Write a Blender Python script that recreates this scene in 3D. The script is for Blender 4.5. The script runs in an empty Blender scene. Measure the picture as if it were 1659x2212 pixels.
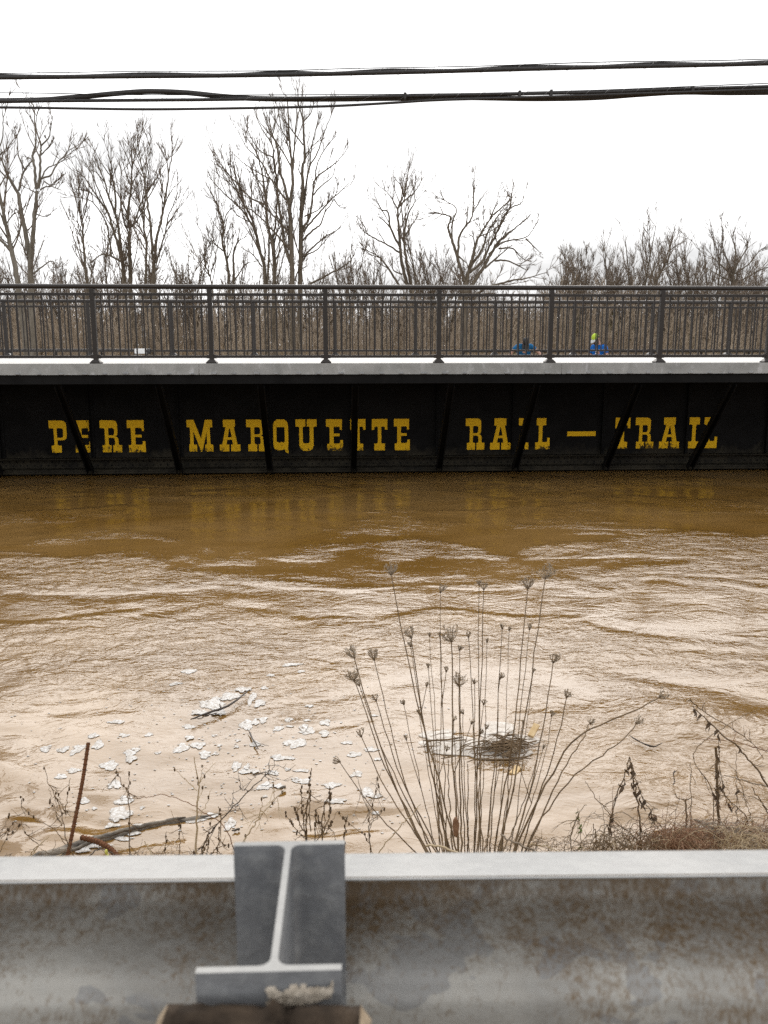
import bpy, bmesh, math, random
import numpy as np
from mathutils import Vector, Matrix, geometry
from math import sin, cos, tan, radians, pi

random.seed(7)
RNG = np.random.default_rng(7)
C = bpy.context.scene.collection
SC = bpy.context.scene

# ------------------------------------------------------------------ camera
CAM_Z = 2.46
PITCH = radians(11.1)
F = 1935.0                      # focal length in units of a 1659-wide picture
cam_d = bpy.data.cameras.new('camera')
cam = bpy.data.objects.new('camera', cam_d)
C.objects.link(cam)
cam.location = (0, 0, CAM_Z)
cam.rotation_euler = (pi / 2 - PITCH, 0, 0)
cam_d.sensor_fit = 'HORIZONTAL'
cam_d.sensor_width = 24.0
cam_d.lens = 24.0 * F / 1659.0
cam_d.clip_start = 0.05
cam_d.clip_end = 3000
cam_d.dof.use_dof = True
cam_d.dof.focus_distance = 11.0
cam_d.dof.aperture_fstop = 9.0
SC.camera = cam

# ------------------------------------------------------------------ world
SUN_EL, SUN_AZ = radians(37), radians(2)      # azimuth clockwise from +Y: in front, a little right
w = bpy.data.worlds.new('World')
SC.world = w
w.use_nodes = True
nt = w.node_tree
nt.nodes.clear()
wo = nt.nodes.new('ShaderNodeOutputWorld')
bg = nt.nodes.new('ShaderNodeBackground')
sky = nt.nodes.new('ShaderNodeTexSky')
sky.sky_type = 'NISHITA'
sky.sun_disc = False
sky.sun_elevation = SUN_EL
sky.sun_rotation = SUN_AZ
sky.air_density = 1.0
sky.dust_density = 4.0
sky.ozone_density = 1.0
hs = nt.nodes.new('ShaderNodeHueSaturation')
hs.inputs['Saturation'].default_value = 0.16
tc = nt.nodes.new('ShaderNodeTexCoord')
mp = nt.nodes.new('ShaderNodeMapping')
mp.inputs['Scale'].default_value = (1.0, 1.0, 3.2)
mp.inputs['Location'].default_value = (-6.3, 9.9, 7.2)
nz = nt.nodes.new('ShaderNodeTexNoise')
nz.inputs['Scale'].default_value = 2.1
nz.inputs['Detail'].default_value = 6.0
nz.inputs['Roughness'].default_value = 0.55
rmp = nt.nodes.new('ShaderNodeMapRange')
rmp.inputs['From Min'].default_value = 0.33
rmp.inputs['From Max'].default_value = 0.55
rmp.inputs['To Min'].default_value = 0.50
rmp.inputs['To Max'].default_value = 1.12
mul = nt.nodes.new('ShaderNodeMix')
mul.data_type = 'RGBA'
mul.blend_type = 'MULTIPLY'
mul.inputs['Factor'].default_value = 1.0
cl = nt.nodes.new('ShaderNodeMix')              # thin cloud over the whole sky
cl.data_type = 'RGBA'
cl.inputs['Factor'].default_value = 0.80
cl.inputs[7].default_value = (8.8, 8.88, 9.0, 1)
nt.links.new(sky.outputs[0], hs.inputs['Color'])
nt.links.new(tc.outputs['Generated'], mp.inputs['Vector'])
nt.links.new(mp.outputs[0], nz.inputs['Vector'])
nt.links.new(nz.outputs['Fac'], rmp.inputs['Value'])
nt.links.new(hs.outputs[0], cl.inputs[6])
nt.links.new(cl.outputs[2], mul.inputs[6])
nt.links.new(rmp.outputs[0], mul.inputs[7])
nt.links.new(mul.outputs[2], bg.inputs['Color'])
bg.inputs['Strength'].default_value = 0.12
nt.links.new(bg.outputs[0], wo.inputs[0])

sun_d = bpy.data.lights.new('sun', 'SUN')
sun_d.energy = 1.5
sun_d.angle = radians(56)
sun_d.color = (1.0, 0.935, 0.86)
sun = bpy.data.objects.new('sun', sun_d)
C.objects.link(sun)
sv = Vector((sin(SUN_AZ) * cos(SUN_EL), cos(SUN_AZ) * cos(SUN_EL), sin(SUN_EL)))
sun.rotation_euler = sv.to_track_quat('Z', 'Y').to_euler()
sun.location = (5, 30, 40)

SC.view_settings.view_transform = 'Standard'
SC.view_settings.look = 'None'
SC.view_settings.gamma = 1.0
SC.view_settings.use_curve_mapping = False
SC.view_settings.exposure = 0.5
SC.cycles.use_denoising = False
SC.cycles.max_bounces = 6
SC.cycles.caustics_reflective = False
SC.cycles.caustics_refractive = False

# ------------------------------------------------------------------ helpers
FW = np.array((0, cos(PITCH), -sin(PITCH)))
UP = np.array((0, sin(PITCH), cos(PITCH)))
RT = np.array((1.0, 0, 0))
CAMP = np.array((0, 0, CAM_Z))


def ray(x, y):
    return FW + RT * ((x - 829.5) / F) - UP * ((y - 1106.0) / F)


def at_y(x, y, Y):
    d = ray(x, y)
    return CAMP + d * (Y / d[1])


def at_z(x, y, Z=0.0):
    d = ray(x, y)
    return CAMP + d * ((Z - CAM_Z) / d[2])


def tag(o, label=None, cat=None, group=None, kind=None):
    if label: o['label'] = label
    if cat: o['category'] = cat
    if group: o['group'] = group
    if kind: o['kind'] = kind
    return o


def thing(name, label, cat, loc=(0, 0, 0), rz=0.0, group=None):
    o = bpy.data.objects.new(name, None)
    o.empty_display_size = 0.2
    C.objects.link(o)
    o.location = loc
    o.rotation_euler = (0, 0, rz)
    return tag(o, label, cat, group)


def link(name, me, m=None, parent=None, world=False):
    """link mesh; when world=True vertices are in world space and parent sits at its own place"""
    o = bpy.data.objects.new(name, me)
    if m is not None and not me.materials:
        me.materials.append(m)
    C.objects.link(o)
    if parent is not None:
        o.parent = parent
        if world:
            pm = Matrix.Translation(parent.location) @ parent.rotation_euler.to_matrix().to_4x4()
            o.matrix_parent_inverse = pm.inverted()
    return o


def mesh_np(name, V, Fq, smooth=True):
    """V (n,3), Fq (m,k) -> mesh"""
    me = bpy.data.meshes.new(name)
    V = np.asarray(V, dtype=np.float32)
    Fq = np.asarray(Fq, dtype=np.int32)
    m, k = Fq.shape
    me.vertices.add(len(V))
    me.vertices.foreach_set('co', V.ravel())
    me.loops.add(m * k)
    me.loops.foreach_set('vertex_index', Fq.ravel())
    me.polygons.add(m)
    me.polygons.foreach_set('loop_start', np.arange(0, m * k, k, dtype=np.int32))
    me.polygons.foreach_set('loop_total', np.full(m, k, dtype=np.int32))
    if smooth:
        me.polygons.foreach_set('use_smooth', np.ones(m, dtype=bool))
    me.update(calc_edges=True)
    return me


class Tubes:
    """collects tubes, builds them in one numpy pass per polyline length"""
    def __init__(self):
        self.d = {}

    def add(self, P, R):
        P = np.asarray(P, float); R = np.asarray(R, float)
        if P.ndim == 2:
            P = P[None]; R = R[None]
        self.d.setdefault(P.shape[1], []).append((P, R))
        return self

    def mesh(self, name, sides=3, cap=True):
        VV, FF, off = [], [], 0
        for n, lst in self.d.items():
            P = np.concatenate([a for a, b in lst]); R = np.concatenate([b for a, b in lst])
            N = len(P)
            T = np.gradient(P, axis=1)
            T /= np.linalg.norm(T, axis=2, keepdims=True) + 1e-9
            mean = P[:, -1] - P[:, 0]
            mean /= np.linalg.norm(mean, axis=1, keepdims=True) + 1e-9
            ref = np.where(np.abs(mean[:, 2:3]) < 0.8, np.array([[0, 0, 1.0]]), np.array([[0.3, 1.0, 0]]))
            ref = np.repeat(ref[:, None, :], n, 1)
            A = np.cross(T, ref); A /= np.linalg.norm(A, axis=2, keepdims=True) + 1e-9
            B = np.cross(T, A)
            ang = np.arange(sides) * 2 * pi / sides
            V = (P[:, :, None, :] + R[:, :, None, None] * (A[:, :, None, :] * np.cos(ang)[None, None, :, None]
                 + B[:, :, None, :] * np.sin(ang)[None, None, :, None]))
            idx = np.arange(N * n * sides).reshape(N, n, sides) + off
            a = idx[:, :-1, :]; b = idx[:, 1:, :]
            q = np.stack([a, np.roll(a, -1, 2), np.roll(b, -1, 2), b], -1).reshape(-1, 4)
            VV.append(V.reshape(-1, 3)); FF.append(q)
            off += N * n * sides
            if cap and sides == 4:
                FF.append(idx[:, 0, ::-1].reshape(-1, 4)); FF.append(idx[:, -1, :].reshape(-1, 4))
        return mesh_np(name, np.concatenate(VV), np.concatenate(FF))


def smooth_poly(pts, n):
    """Catmull-Rom resample of a control polyline to n points (m,dim)"""
    p = np.asarray(pts, float)
    if len(p) == 2:
        t = np.linspace(0, 1, n)[:, None]
        return p[0] * (1 - t) + p[1] * t
    q = np.vstack([2 * p[0] - p[1], p, 2 * p[-1] - p[-2]])
    u = np.linspace(0, len(p) - 1 - 1e-6, n)
    i = u.astype(int); f = (u - i)[:, None]
    p0, p1, p2, p3 = q[i], q[i + 1], q[i + 2], q[i + 3]
    return 0.5 * ((2 * p1) + (-p0 + p2) * f + (2 * p0 - 5 * p1 + 4 * p2 - p3) * f ** 2 + (-p0 + 3 * p1 - 3 * p2 + p3) * f ** 3)


def unit(v):
    return v / (np.linalg.norm(v, axis=-1, keepdims=True) + 1e-9)


def grow(P, R, per, tmin, lens, ang, up, nseg, wob, rfrac, rend):
    """vectorised side shoots: parents P (N,n,3), R (N,n) -> children"""
    N, n, _ = P.shape
    K = N * per
    par = np.repeat(np.arange(N), per)
    t = tmin + (1 - tmin) * RNG.random(K) ** 0.8
    u = t * (n - 1) * 0.999
    i = u.astype(int); f = (u - i)[:, None]
    base = P[par, i] * (1 - f) + P[par, i + 1] * f
    rb = R[par, i] * (1 - f[:, 0]) + R[par, i + 1] * f[:, 0]
    tan_ = unit(P[par, i + 1] - P[par, i])
    rnd = unit(RNG.normal(size=(K, 3)))
    side = unit(rnd - tan_ * (rnd * tan_).sum(1, keepdims=True))
    a = ang * (0.6 + 0.8 * RNG.random(K))[:, None]
    d = unit(tan_ * np.cos(a) + side * np.sin(a) + np.array([0, 0, up]))
    L = lens[par] * (0.5 + 0.8 * RNG.random(K)) * (1.15 - 0.6 * t)
    pts = [base]
    for s in range(nseg):
        d = unit(d + RNG.normal(size=(K, 3)) * wob + np.array([0, 0, up * 0.35]))
        pts.append(pts[-1] + d * (L / nseg)[:, None])
    Q = np.stack(pts, 1)
    r0 = np.minimum(rb * rfrac, 0.012 * L + 0.004)
    RR = r0[:, None] * (1 - np.linspace(0, 1, nseg + 1))[None] + rend
    return Q, RR, L


def box_bm(bm, x0, x1, y0, y1, z0, z1, bev=0.0):
    vs = [bm.verts.new(p) for p in ((x0, y0, z0), (x1, y0, z0), (x1, y1, z0), (x0, y1, z0),
                                    (x0, y0, z1), (x1, y0, z1), (x1, y1, z1), (x0, y1, z1))]
    fs = []
    for f in ((3, 2, 1, 0), (4, 5, 6, 7), (0, 1, 5, 4), (1, 2, 6, 5), (2, 3, 7, 6), (3, 0, 4, 7)):
        fs.append(bm.faces.new([vs[i] for i in f]))
    if bev > 0:
        es = {e for f in fs for e in f.edges}
        bmesh.ops.bevel(bm, geom=list(es), offset=bev, segments=2, affect='EDGES', profile=0.6)


def bm_mesh(name, bm, smooth=False):
    me = bpy.data.meshes.new(name)
    bm.normal_update()
    bm.to_mesh(me)
    bm.free()
    if smooth:
        for p in me.polygons: p.use_smooth = True
    return me


def box_mesh(name, *a, bev=0.0):
    bm = bmesh.new(); box_bm(bm, *a, bev=bev)
    return bm_mesh(name, bm)


def extrude_profile(name, prof, x0, x1, closed=True, n=1, wob=0.0):
    """profile [(y,z)] swept along x"""
    m = len(prof)
    xs = np.linspace(x0, x1, n + 1)
    V = np.array([(x, y, z) for x in xs for (y, z) in prof])
    if wob: V[:, 1:] += RNG.normal(size=(len(V), 2)) * wob
    Fq = []
    for k in range(n):
        for j in range(m if closed else m - 1):
            a = k * m + j; b = k * m + (j + 1) % m
            Fq.append((a, b, b + m, a + m))
    me = bpy.data.meshes.new(name)
    fs = [tuple(f) for f in Fq]
    if closed:
        fs.append(tuple(range(m))[::-1]); fs.append(tuple(n * m + i for i in range(m)))
    me.from_pydata([tuple(v) for v in V], [], fs)
    bm = bmesh.new(); bm.from_mesh(me); bmesh.ops.recalc_face_normals(bm, faces=bm.faces); bm.to_mesh(me); bm.free()
    return me


# ------------------------------------------------------------------ materials
def newmat(name):
    m = bpy.data.materials.new(name); m.use_nodes = True
    n = m.node_tree.nodes; l = m.node_tree.links
    return m, n, l, n['Principled BSDF']


def N(nodes, typ, **kw):
    x = nodes.new(typ)
    for k, v in kw.items():
        if k in x.inputs: x.inputs[k].default_value = v
        else: setattr(x, k, v)
    return x


def mixc(n, l, fac, a, b):
    m = n.new('ShaderNodeMix'); m.data_type = 'RGBA'
    for s, v in ((0, fac), (6, a), (7, b)):
        if hasattr(v, 'is_output'): l.new(v, m.inputs[s])
        elif s == 0: m.inputs[0].default_value = v
        else: m.inputs[s].default_value = (*v, 1)
    return m.outputs[2]


def noise(n, l, scale, detail=4, rough=0.55, dist=0.0, vscale=None, coord='Object'):
    tc = n.new('ShaderNodeTexCoord')
    v = tc.outputs[coord]
    if vscale:
        mp = n.new('ShaderNodeMapping'); mp.inputs['Scale'].default_value = vscale
        l.new(v, mp.inputs[0]); v = mp.outputs[0]
    z = n.new('ShaderNodeTexNoise')
    z.inputs['Scale'].default_value = scale; z.inputs['Detail'].default_value = detail
    z.inputs['Roughness'].default_value = rough; z.inputs['Distortion'].default_value = dist
    l.new(v, z.inputs['Vector'])
    return z.outputs['Fac']


def ramp(n, l, src, a, b, x=0.0, y=1.0):
    r = n.new('ShaderNodeMapRange'); r.inputs['From Min'].default_value = a; r.inputs['From Max'].default_value = b
    r.inputs['To Min'].default_value = x; r.inputs['To Max'].default_value = y
    l.new(src, r.inputs['Value'])
    return r.outputs[0]


def mathn(n, l, op, a, b):
    m = n.new('ShaderNodeMath'); m.operation = op
    for i, v in enumerate((a, b)):
        if hasattr(v, 'is_output'): l.new(v, m.inputs[i])
        else: m.inputs[i].default_value = v
    return m.outputs[0]


def bump(n, l, p, h, dist=0.01, strength=1.0):
    b = n.new('ShaderNodeBump'); b.inputs['Distance'].default_value = dist; b.inputs['Strength'].default_value = strength
    l.new(h, b.inputs['Height']); l.new(b.outputs[0], p.inputs['Normal'])
    return b


def mottled(name, c1, c2, scale, rough=0.7, metal=0.0, bdist=0.0, spec=0.5, vscale=None, lo=0.35, hi=0.65, r2=None):
    m, n, l, p = newmat(name)
    f = noise(n, l, scale, 6, 0.6, 0.3, vscale)
    l.new(mixc(n, l, ramp(n, l, f, lo, hi), c1, c2), p.inputs['Base Color'])
    p.inputs['Roughness'].default_value = rough; p.inputs['Metallic'].default_value = metal
    p.inputs['Specular IOR Level'].default_value = spec
    if bdist: bump(n, l, p, f, bdist)
    return m


M = {}
M['bark'] = mottled('bark', (0.10, 0.080, 0.058), (0.18, 0.15, 0.115), 9, 0.9, bdist=0.02, vscale=(1, 1, 0.25), spec=0.2)
M['bark_pale'] = mottled('pale_bark', (0.13, 0.112, 0.088), (0.23, 0.205, 0.17), 7, 0.9, bdist=0.02, vscale=(1, 1, 0.3), spec=0.2)
M['twig'] = mottled('twig', (0.13, 0.10, 0.075), (0.21, 0.165, 0.125), 3, 0.9, spec=0.2)
M['brush'] = mottled('brush', (0.24, 0.19, 0.142), (0.42, 0.345, 0.262), 0.35, 0.95, spec=0.1)
M['brush_far'] = mottled('far_brush', (0.20, 0.165, 0.135), (0.31, 0.26, 0.21), 0.12, 0.95, spec=0.1)
M['reed'] = mottled('dry_grass', (0.28, 0.19, 0.10), (0.42, 0.31, 0.18), 0.8, 0.9, spec=0.2)
M['budding'] = mottled('budding_twigs', (0.16, 0.15, 0.055), (0.24, 0.22, 0.09), 0.6, 0.9, spec=0.2)
M['rail'] = mottled('brown_painted_metal', (0.018, 0.0140, 0.0120), (0.024, 0.019, 0.0165), 30, 0.42, spec=0.4)
M['black'] = mottled('black_bridge_paint', (0.0045, 0.0043, 0.0044), (0.010, 0.0096, 0.0097), 2.3, 0.7, spec=0.13, bdist=0.002)


def m_web():
    m, n, l, p = newmat('black_paint_with_flood_dust')
    tc = n.new('ShaderNodeTexCoord'); sx = n.new('ShaderNodeSeparateXYZ'); l.new(tc.outputs['Object'], sx.inputs[0])
    f = noise(n, l, 5, 7, 0.7, 0.6, (1, 1, 0.7)); g = noise(n, l, 1.1, 3)
    k = mathn(n, l, 'ADD', ramp(n, l, sx.outputs['Z'], 0.62, 0.30, 0, 0.36), mathn(n, l, 'ADD', mathn(n, l, 'MULTIPLY', f, 0.7), mathn(n, l, 'MULTIPLY', g, 0.35)))
    col = mixc(n, l, ramp(n, l, noise(n, l, 2.3, 6), 0.35, 0.65), (0.0045, 0.0043, 0.0044), (0.010, 0.0096, 0.0097))
    col = mixc(n, l, ramp(n, l, k, 0.70, 0.98, 0, 0.8), col, (0.050, 0.043, 0.030))
    col = mixc(n, l, ramp(n, l, noise(n, l, 38, 2, 0.5, 0.2), 0.76, 0.80, 0, 0.6), col, (0.12, 0.11, 0.09))
    l.new(col, p.inputs['Base Color']); p.inputs['Roughness'].default_value = 0.75; p.inputs['Specular IOR Level'].default_value = 0.12
    return m


M['black_dusty'] = m_web()
M['straw'] = mottled('straw', (0.36, 0.27, 0.16), (0.52, 0.42, 0.28), 14, 0.8, spec=0.3)
M['stem'] = mottled('dry_stem', (0.10, 0.065, 0.034), (0.20, 0.137, 0.078), 18, 0.8, spec=0.25)
M['umbel'] = mottled('umbel', (0.20, 0.15, 0.10), (0.42, 0.34, 0.25), 60, 0.85, spec=0.2)
M['seed'] = mottled('seed', (0.07, 0.045, 0.025), (0.13, 0.085, 0.05), 60, 0.9, spec=0.2)
M['vine'] = mottled('red_brown_vine', (0.17, 0.085, 0.045), (0.30, 0.175, 0.105), 10, 0.8, spec=0.3)
M['greytwig'] = mottled('grey_twig', (0.20, 0.16, 0.12), (0.34, 0.28, 0.22), 10, 0.85, spec=0.2)
M['deadleaf'] = mottled('dead_leaf', (0.08, 0.058, 0.042), (0.18, 0.13, 0.09), 40, 0.9, spec=0.2)
M['rust'] = mottled('rust', (0.075, 0.030, 0.014), (0.17, 0.075, 0.035), 90, 0.9, bdist=0.001, spec=0.2)
M['driftwood'] = mottled('driftwood', (0.035, 0.030, 0.026), (0.30, 0.26, 0.21), 14, 0.85, bdist=0.02, vscale=(0.25, 1.6, 1.6), spec=0.3)
M['wetstick'] = mottled('wet_stick', (0.02, 0.014, 0.010), (0.06, 0.042, 0.03), 30, 0.5, spec=0.5)
M['cutwood'] = mottled('cut_wood', (0.50, 0.34, 0.16), (0.62, 0.47, 0.27), 20, 0.8, vscale=(1, 1, 0.2))
M['cable'] = mottled('black_cable', (0.030, 0.028, 0.028), (0.046, 0.044, 0.043), 30, 0.55, spec=0.3)
M['wire'] = mottled('steel_wire', (0.25, 0.25, 0.26), (0.4, 0.4, 0.4), 50, 0.4, metal=1.0)
M['denim'] = mottled('blue_jeans', (0.03, 0.045, 0.09), (0.05, 0.07, 0.13), 30, 0.9)
M['shirt_teal'] = mottled('teal_blue_shirt', (0.012, 0.10, 0.24), (0.02, 0.14, 0.31), 6, 0.9, spec=0.2)
M['shirt_blue'] = mottled('bright_blue_shirt', (0.008, 0.12, 0.46), (0.014, 0.16, 0.56), 6, 0.9, spec=0.2)
M['skin'] = mottled('skin', (0.42, 0.23, 0.16), (0.50, 0.29, 0.21), 30, 0.6)
M['beard'] = mottled('dark_hair', (0.012, 0.010, 0.009), (0.03, 0.022, 0.017), 60, 0.8)
M['cap_yellow'] = mottled('yellow_green_cap', (0.42, 0.58, 0.03), (0.48, 0.62, 0.06), 30, 0.8)
M['cap_grey'] = mottled('grey_mesh', (0.4, 0.4, 0.4), (0.5, 0.5, 0.5), 60, 0.8)
M['cap_dark'] = mottled('dark_cap', (0.012, 0.012, 0.014), (0.02, 0.02, 0.022), 30, 0.8)
M['print'] = mottled('white_print', (0.75, 0.78, 0.8), (0.8, 0.82, 0.84), 40, 0.8)
M['white_box'] = mottled('white_plastic', (0.7, 0.7, 0.7), (0.8, 0.8, 0.79), 10, 0.6)
M['bud'] = mottled('yellow_bud', (0.5, 0.5, 0.08), (0.6, 0.58, 0.15), 60, 0.6)
M['leafgreen'] = mottled('young_leaf', (0.10, 0.16, 0.03), (0.16, 0.22, 0.05), 60, 0.6)


def m_letter():
    m, n, l, p = newmat('yellow_sign_paint')
    base = mixc(n, l, noise(n, l, 3, 4), (0.86, 0.49, 0.006), (0.93, 0.56, 0.010))
    tc = n.new('ShaderNodeTexCoord'); sx = n.new('ShaderNodeSeparateXYZ'); l.new(tc.outputs['Object'], sx.inputs[0])
    low = ramp(n, l, sx.outputs['Z'], 0.60, 0.40, 0.0, 0.28)       # scuffed by floods along the foot of the letters
    f = noise(n, l, 16, 8, 0.72, 0.6)
    g = noise(n, l, 1.3, 2)
    k = mathn(n, l, 'ADD', mathn(n, l, 'ADD', f, low), ramp(n, l, g, 0.4, 0.7, -0.12, 0.07))
    l.new(mixc(n, l, ramp(n, l, k, 0.70, 0.79), base, (0.035, 0.025, 0.010)), p.inputs['Base Color'])
    p.inputs['Roughness'].default_value = 0.6; p.inputs['Specular IOR Level'].default_value = 0.2
    return m


def m_concrete(name, a, b, c, stain=True):
    m, n, l, p = newmat(name)
    f1 = noise(n, l, 2.2, 8, 0.65, 0.8)
    f2 = noise(n, l, 9, 6, 0.6, 0.4, (1, 1, 0.45))
    col = mixc(n, l, ramp(n, l, f1, 0.35, 0.65), a, b)
    col = mixc(n, l, ramp(n, l, f2, 0.55, 0.75, 0, 0.75), col, c)
    if stain:
        f3 = noise(n, l, 5, 6, 0.7, 0.3, (1.4, 1, 0.12))
        col = mixc(n, l, ramp(n, l, f3, 0.62, 0.78, 0, 0.7), col, (0.16, 0.125, 0.09))
        f4 = noise(n, l, 26, 4, 0.7, 2.5)
        col = mixc(n, l, ramp(n, l, f4, 0.68, 0.74, 0, 0.6), col, (0.10, 0.095, 0.09))
    l.new(col, p.inputs['Base Color'])
    p.inputs['Roughness'].default_value = 0.75
    bump(n, l, p, noise(n, l, 40, 5), 0.004)
    return m


def m_galv(name, base1, base2, rustamt=0.0, white=0.3, metal=0.75, rough=0.5, rust_shade=False):
    m, n, l, p = newmat(name)
    f = noise(n, l, 5, 4, 0.5, 0.5)
    sp = noise(n, l, 70, 3, 0.6)
    col = mixc(n, l, ramp(n, l, f, 0.4, 0.6), base1, base2)
    col = mixc(n, l, ramp(n, l, sp, 0.45, 0.7, 0, 0.25), col, (0.50, 0.50, 0.48))
    pat = noise(n, l, 11, 3, 0.5, 0.5, (1, 1, 1.3))
    pt = ramp(n, l, pat, 0.585, 0.60, 0, white)
    col = mixc(n, l, pt, col, (0.205, 0.206, 0.214))
    met = p.inputs['Metallic']
    if rustamt:
        r1 = noise(n, l, 7, 6, 0.65, 0.5)
        r2 = noise(n, l, 170, 4, 0.7, 0.3, (1, 1, 0.5))
        rr = mathn(n, l, 'ADD', mathn(n, l, 'MULTIPLY', r1, 0.6), mathn(n, l, 'MULTIPLY', r2, 0.6))
        if rust_shade:            # more rust colour up the hollow, partly painting the shade under the lip
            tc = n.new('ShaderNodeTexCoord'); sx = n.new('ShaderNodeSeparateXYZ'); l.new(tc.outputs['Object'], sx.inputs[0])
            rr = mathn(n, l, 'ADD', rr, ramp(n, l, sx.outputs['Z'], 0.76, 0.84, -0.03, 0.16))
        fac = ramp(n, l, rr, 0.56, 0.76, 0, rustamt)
        col = mixc(n, l, fac, col, (0.17, 0.108, 0.052))
        l.new(ramp(n, l, fac, 0, 1, metal, 0.1), met)
    else:
        met.default_value = metal
    l.new(col, p.inputs['Base Color'])
    l.new(ramp(n, l, sp, 0.3, 0.7, rough - 0.06, rough + 0.1), p.inputs['Roughness'])
    bump(n, l, p, sp, 0.0012)
    return m


def m_water():
    m, n, l, p = newmat('muddy_water')
    at = n.new('ShaderNodeAttribute'); at.attribute_name = 'calm'
    calm = at.outputs['Fac']
    f = noise(n, l, 0.55, 5, 0.6, 1.2, (0.6, 1, 1))
    l.new(mixc(n, l, ramp(n, l, f, 0.35, 0.7), (0.150, 0.080, 0.019), (0.215, 0.126, 0.044)), p.inputs['Base Color'])
    p.inputs['Roughness'].default_value = 0.06
    p.inputs['IOR'].default_value = 1.45
    r = mathn(n, l, 'SUBTRACT', 1.0, calm)
    def ridge(scale, dist, vs, pw):
        z = noise(n, l, scale, 3, 0.5, dist, vs)
        a = mathn(n, l, 'ABSOLUTE', mathn(n, l, 'SUBTRACT', z, 0.5), 0.0)
        a = mathn(n, l, 'MAXIMUM', mathn(n, l, 'SUBTRACT', 1.0, mathn(n, l, 'MULTIPLY', a, 3.6)), 0.0)
        return mathn(n, l, 'POWER', a, pw)
    w1 = noise(n, l, 2.6, 4, 0.5, 1.8, (0.6, 1.0, 1))
    w2 = ridge(4.6, 1.6, (0.7, 1.0, 1), 1.6)
    w3 = ridge(15.0, 1.0, (0.6, 1.0, 1), 1.5)
    w4 = noise(n, l, 30, 3, 0.55, 0.8, (0.65, 1.0, 1))
    h = mathn(n, l, 'ADD', mathn(n, l, 'ADD', mathn(n, l, 'MULTIPLY', w1, 0.022), mathn(n, l, 'MULTIPLY', w2, 0.0050)),
              mathn(n, l, 'ADD', mathn(n, l, 'MULTIPLY', w3, 0.0017), mathn(n, l, 'MULTIPLY', w4, 0.0030)))
    h = mathn(n, l, 'MULTIPLY', h, r)
    bump(n, l, p, h, 1.0, 1.0)
    return m


def m_foam():
    m, n, l, p = newmat('river_foam')
    tc = n.new('ShaderNodeTexCoord')
    v = n.new('ShaderNodeTexVoronoi'); v.inputs['Scale'].default_value = 26; l.new(tc.outputs['Object'], v.inputs['Vector'])
    v2 = n.new('ShaderNodeTexVoronoi'); v2.inputs['Scale'].default_value = 58; l.new(tc.outputs['Object'], v2.inputs['Vector'])
    big = noise(n, l, 9, 3)
    hole = mathn(n, l, 'MULTIPLY', ramp(n, l, v.outputs['Distance'], 0.30, 0.18), ramp(n, l, big, 0.46, 0.58))
    col = mixc(n, l, ramp(n, l, v2.outputs['Distance'], 0.30, 0.62, 0.0, 0.9), (0.52, 0.51, 0.495), (0.34, 0.305, 0.265))
    col = mixc(n, l, mathn(n, l, 'MULTIPLY', hole, 0.85), col, (0.22, 0.155, 0.09))
    l.new(col, p.inputs['Base Color'])
    p.inputs['Roughness'].default_value = 0.45
    at = n.new('ShaderNodeAttribute'); at.attribute_name = 'body'
    e = mathn(n, l, 'ADD', mathn(n, l, 'MULTIPLY', at.outputs['Fac'], 3.2), mathn(n, l, 'MULTIPLY', mathn(n, l, 'SUBTRACT', noise(n, l, 48, 4, 0.7), 0.5), 2.6))
    al = ramp(n, l, e, 0.12, 0.42)
    al = mathn(n, l, 'MULTIPLY', al, mathn(n, l, 'SUBTRACT', 1.0, mathn(n, l, 'MULTIPLY', hole, 0.7)))
    l.new(al, p.inputs['Alpha'])
    bump(n, l, p, v2.outputs['Distance'], 0.002)
    return m


def m_ground(name, a, b, scale):
    m, n, l, p = newmat(name)
    f = noise(n, l, scale, 8, 0.65, 0.3)
    g = noise(n, l, scale * 0.08, 4, 0.6)
    col = mixc(n, l, ramp(n, l, f, 0.35, 0.65), a, b)
    col = mixc(n, l, ramp(n, l, g, 0.5, 0.65, 0, 0.6), col, (0.09, 0.11, 0.035))
    l.new(col, p.inputs['Base Color']); p.inputs['Roughness'].default_value = 0.95
    p.inputs['Specular IOR Level'].default_value = 0.1
    bump(n, l, p, f, 0.05)
    return m


M['letter'] = m_letter()
M['fascia'] = m_concrete('weathered_grey_edge', (0.25, 0.255, 0.25), (0.36, 0.365, 0.36), (0.56, 0.57, 0.59))
M['deck'] = m_concrete('pale_deck_concrete', (0.52, 0.51, 0.49), (0.60, 0.59, 0.565), (0.64, 0.63, 0.61), stain=False)
M['galv'] = m_galv('galvanised_steel', (0.215, 0.220, 0.230), (0.31, 0.313, 0.318), 0.0, 0.0, 0.3, 0.5)
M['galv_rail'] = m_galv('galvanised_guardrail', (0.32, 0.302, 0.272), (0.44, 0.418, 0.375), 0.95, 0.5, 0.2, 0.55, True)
M['zinc'] = m_galv('washed_zinc', (0.30, 0.303, 0.30), (0.36, 0.358, 0.35), 0.0, 0.0, 0.1, 0.55)
M['galv_cut'] = m_galv('cut_steel_edge', (0.25, 0.25, 0.245), (0.36, 0.355, 0.34), 0.0, 0.0, 0.1, 0.65)
M['postwood'] = mottled('weathered_post_wood', (0.010, 0.007, 0.005), (0.060, 0.042, 0.028), 22, 0.9, bdist=0.012, spec=0.2)
M['postrim'] = mottled('worn_post_edge', (0.20, 0.15, 0.10), (0.34, 0.27, 0.19), 40, 0.9, bdist=0.004, spec=0.2)
M['mortar'] = mottled('dried_mud', (0.36, 0.30, 0.23), (0.56, 0.49, 0.40), 90, 0.9, bdist=0.004, spec=0.2)
M['dirty_foam'] = mottled('dirty_foam', (0.40, 0.345, 0.285), (0.66, 0.615, 0.56), 30, 0.6, bdist=0.006, spec=0.3)
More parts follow.
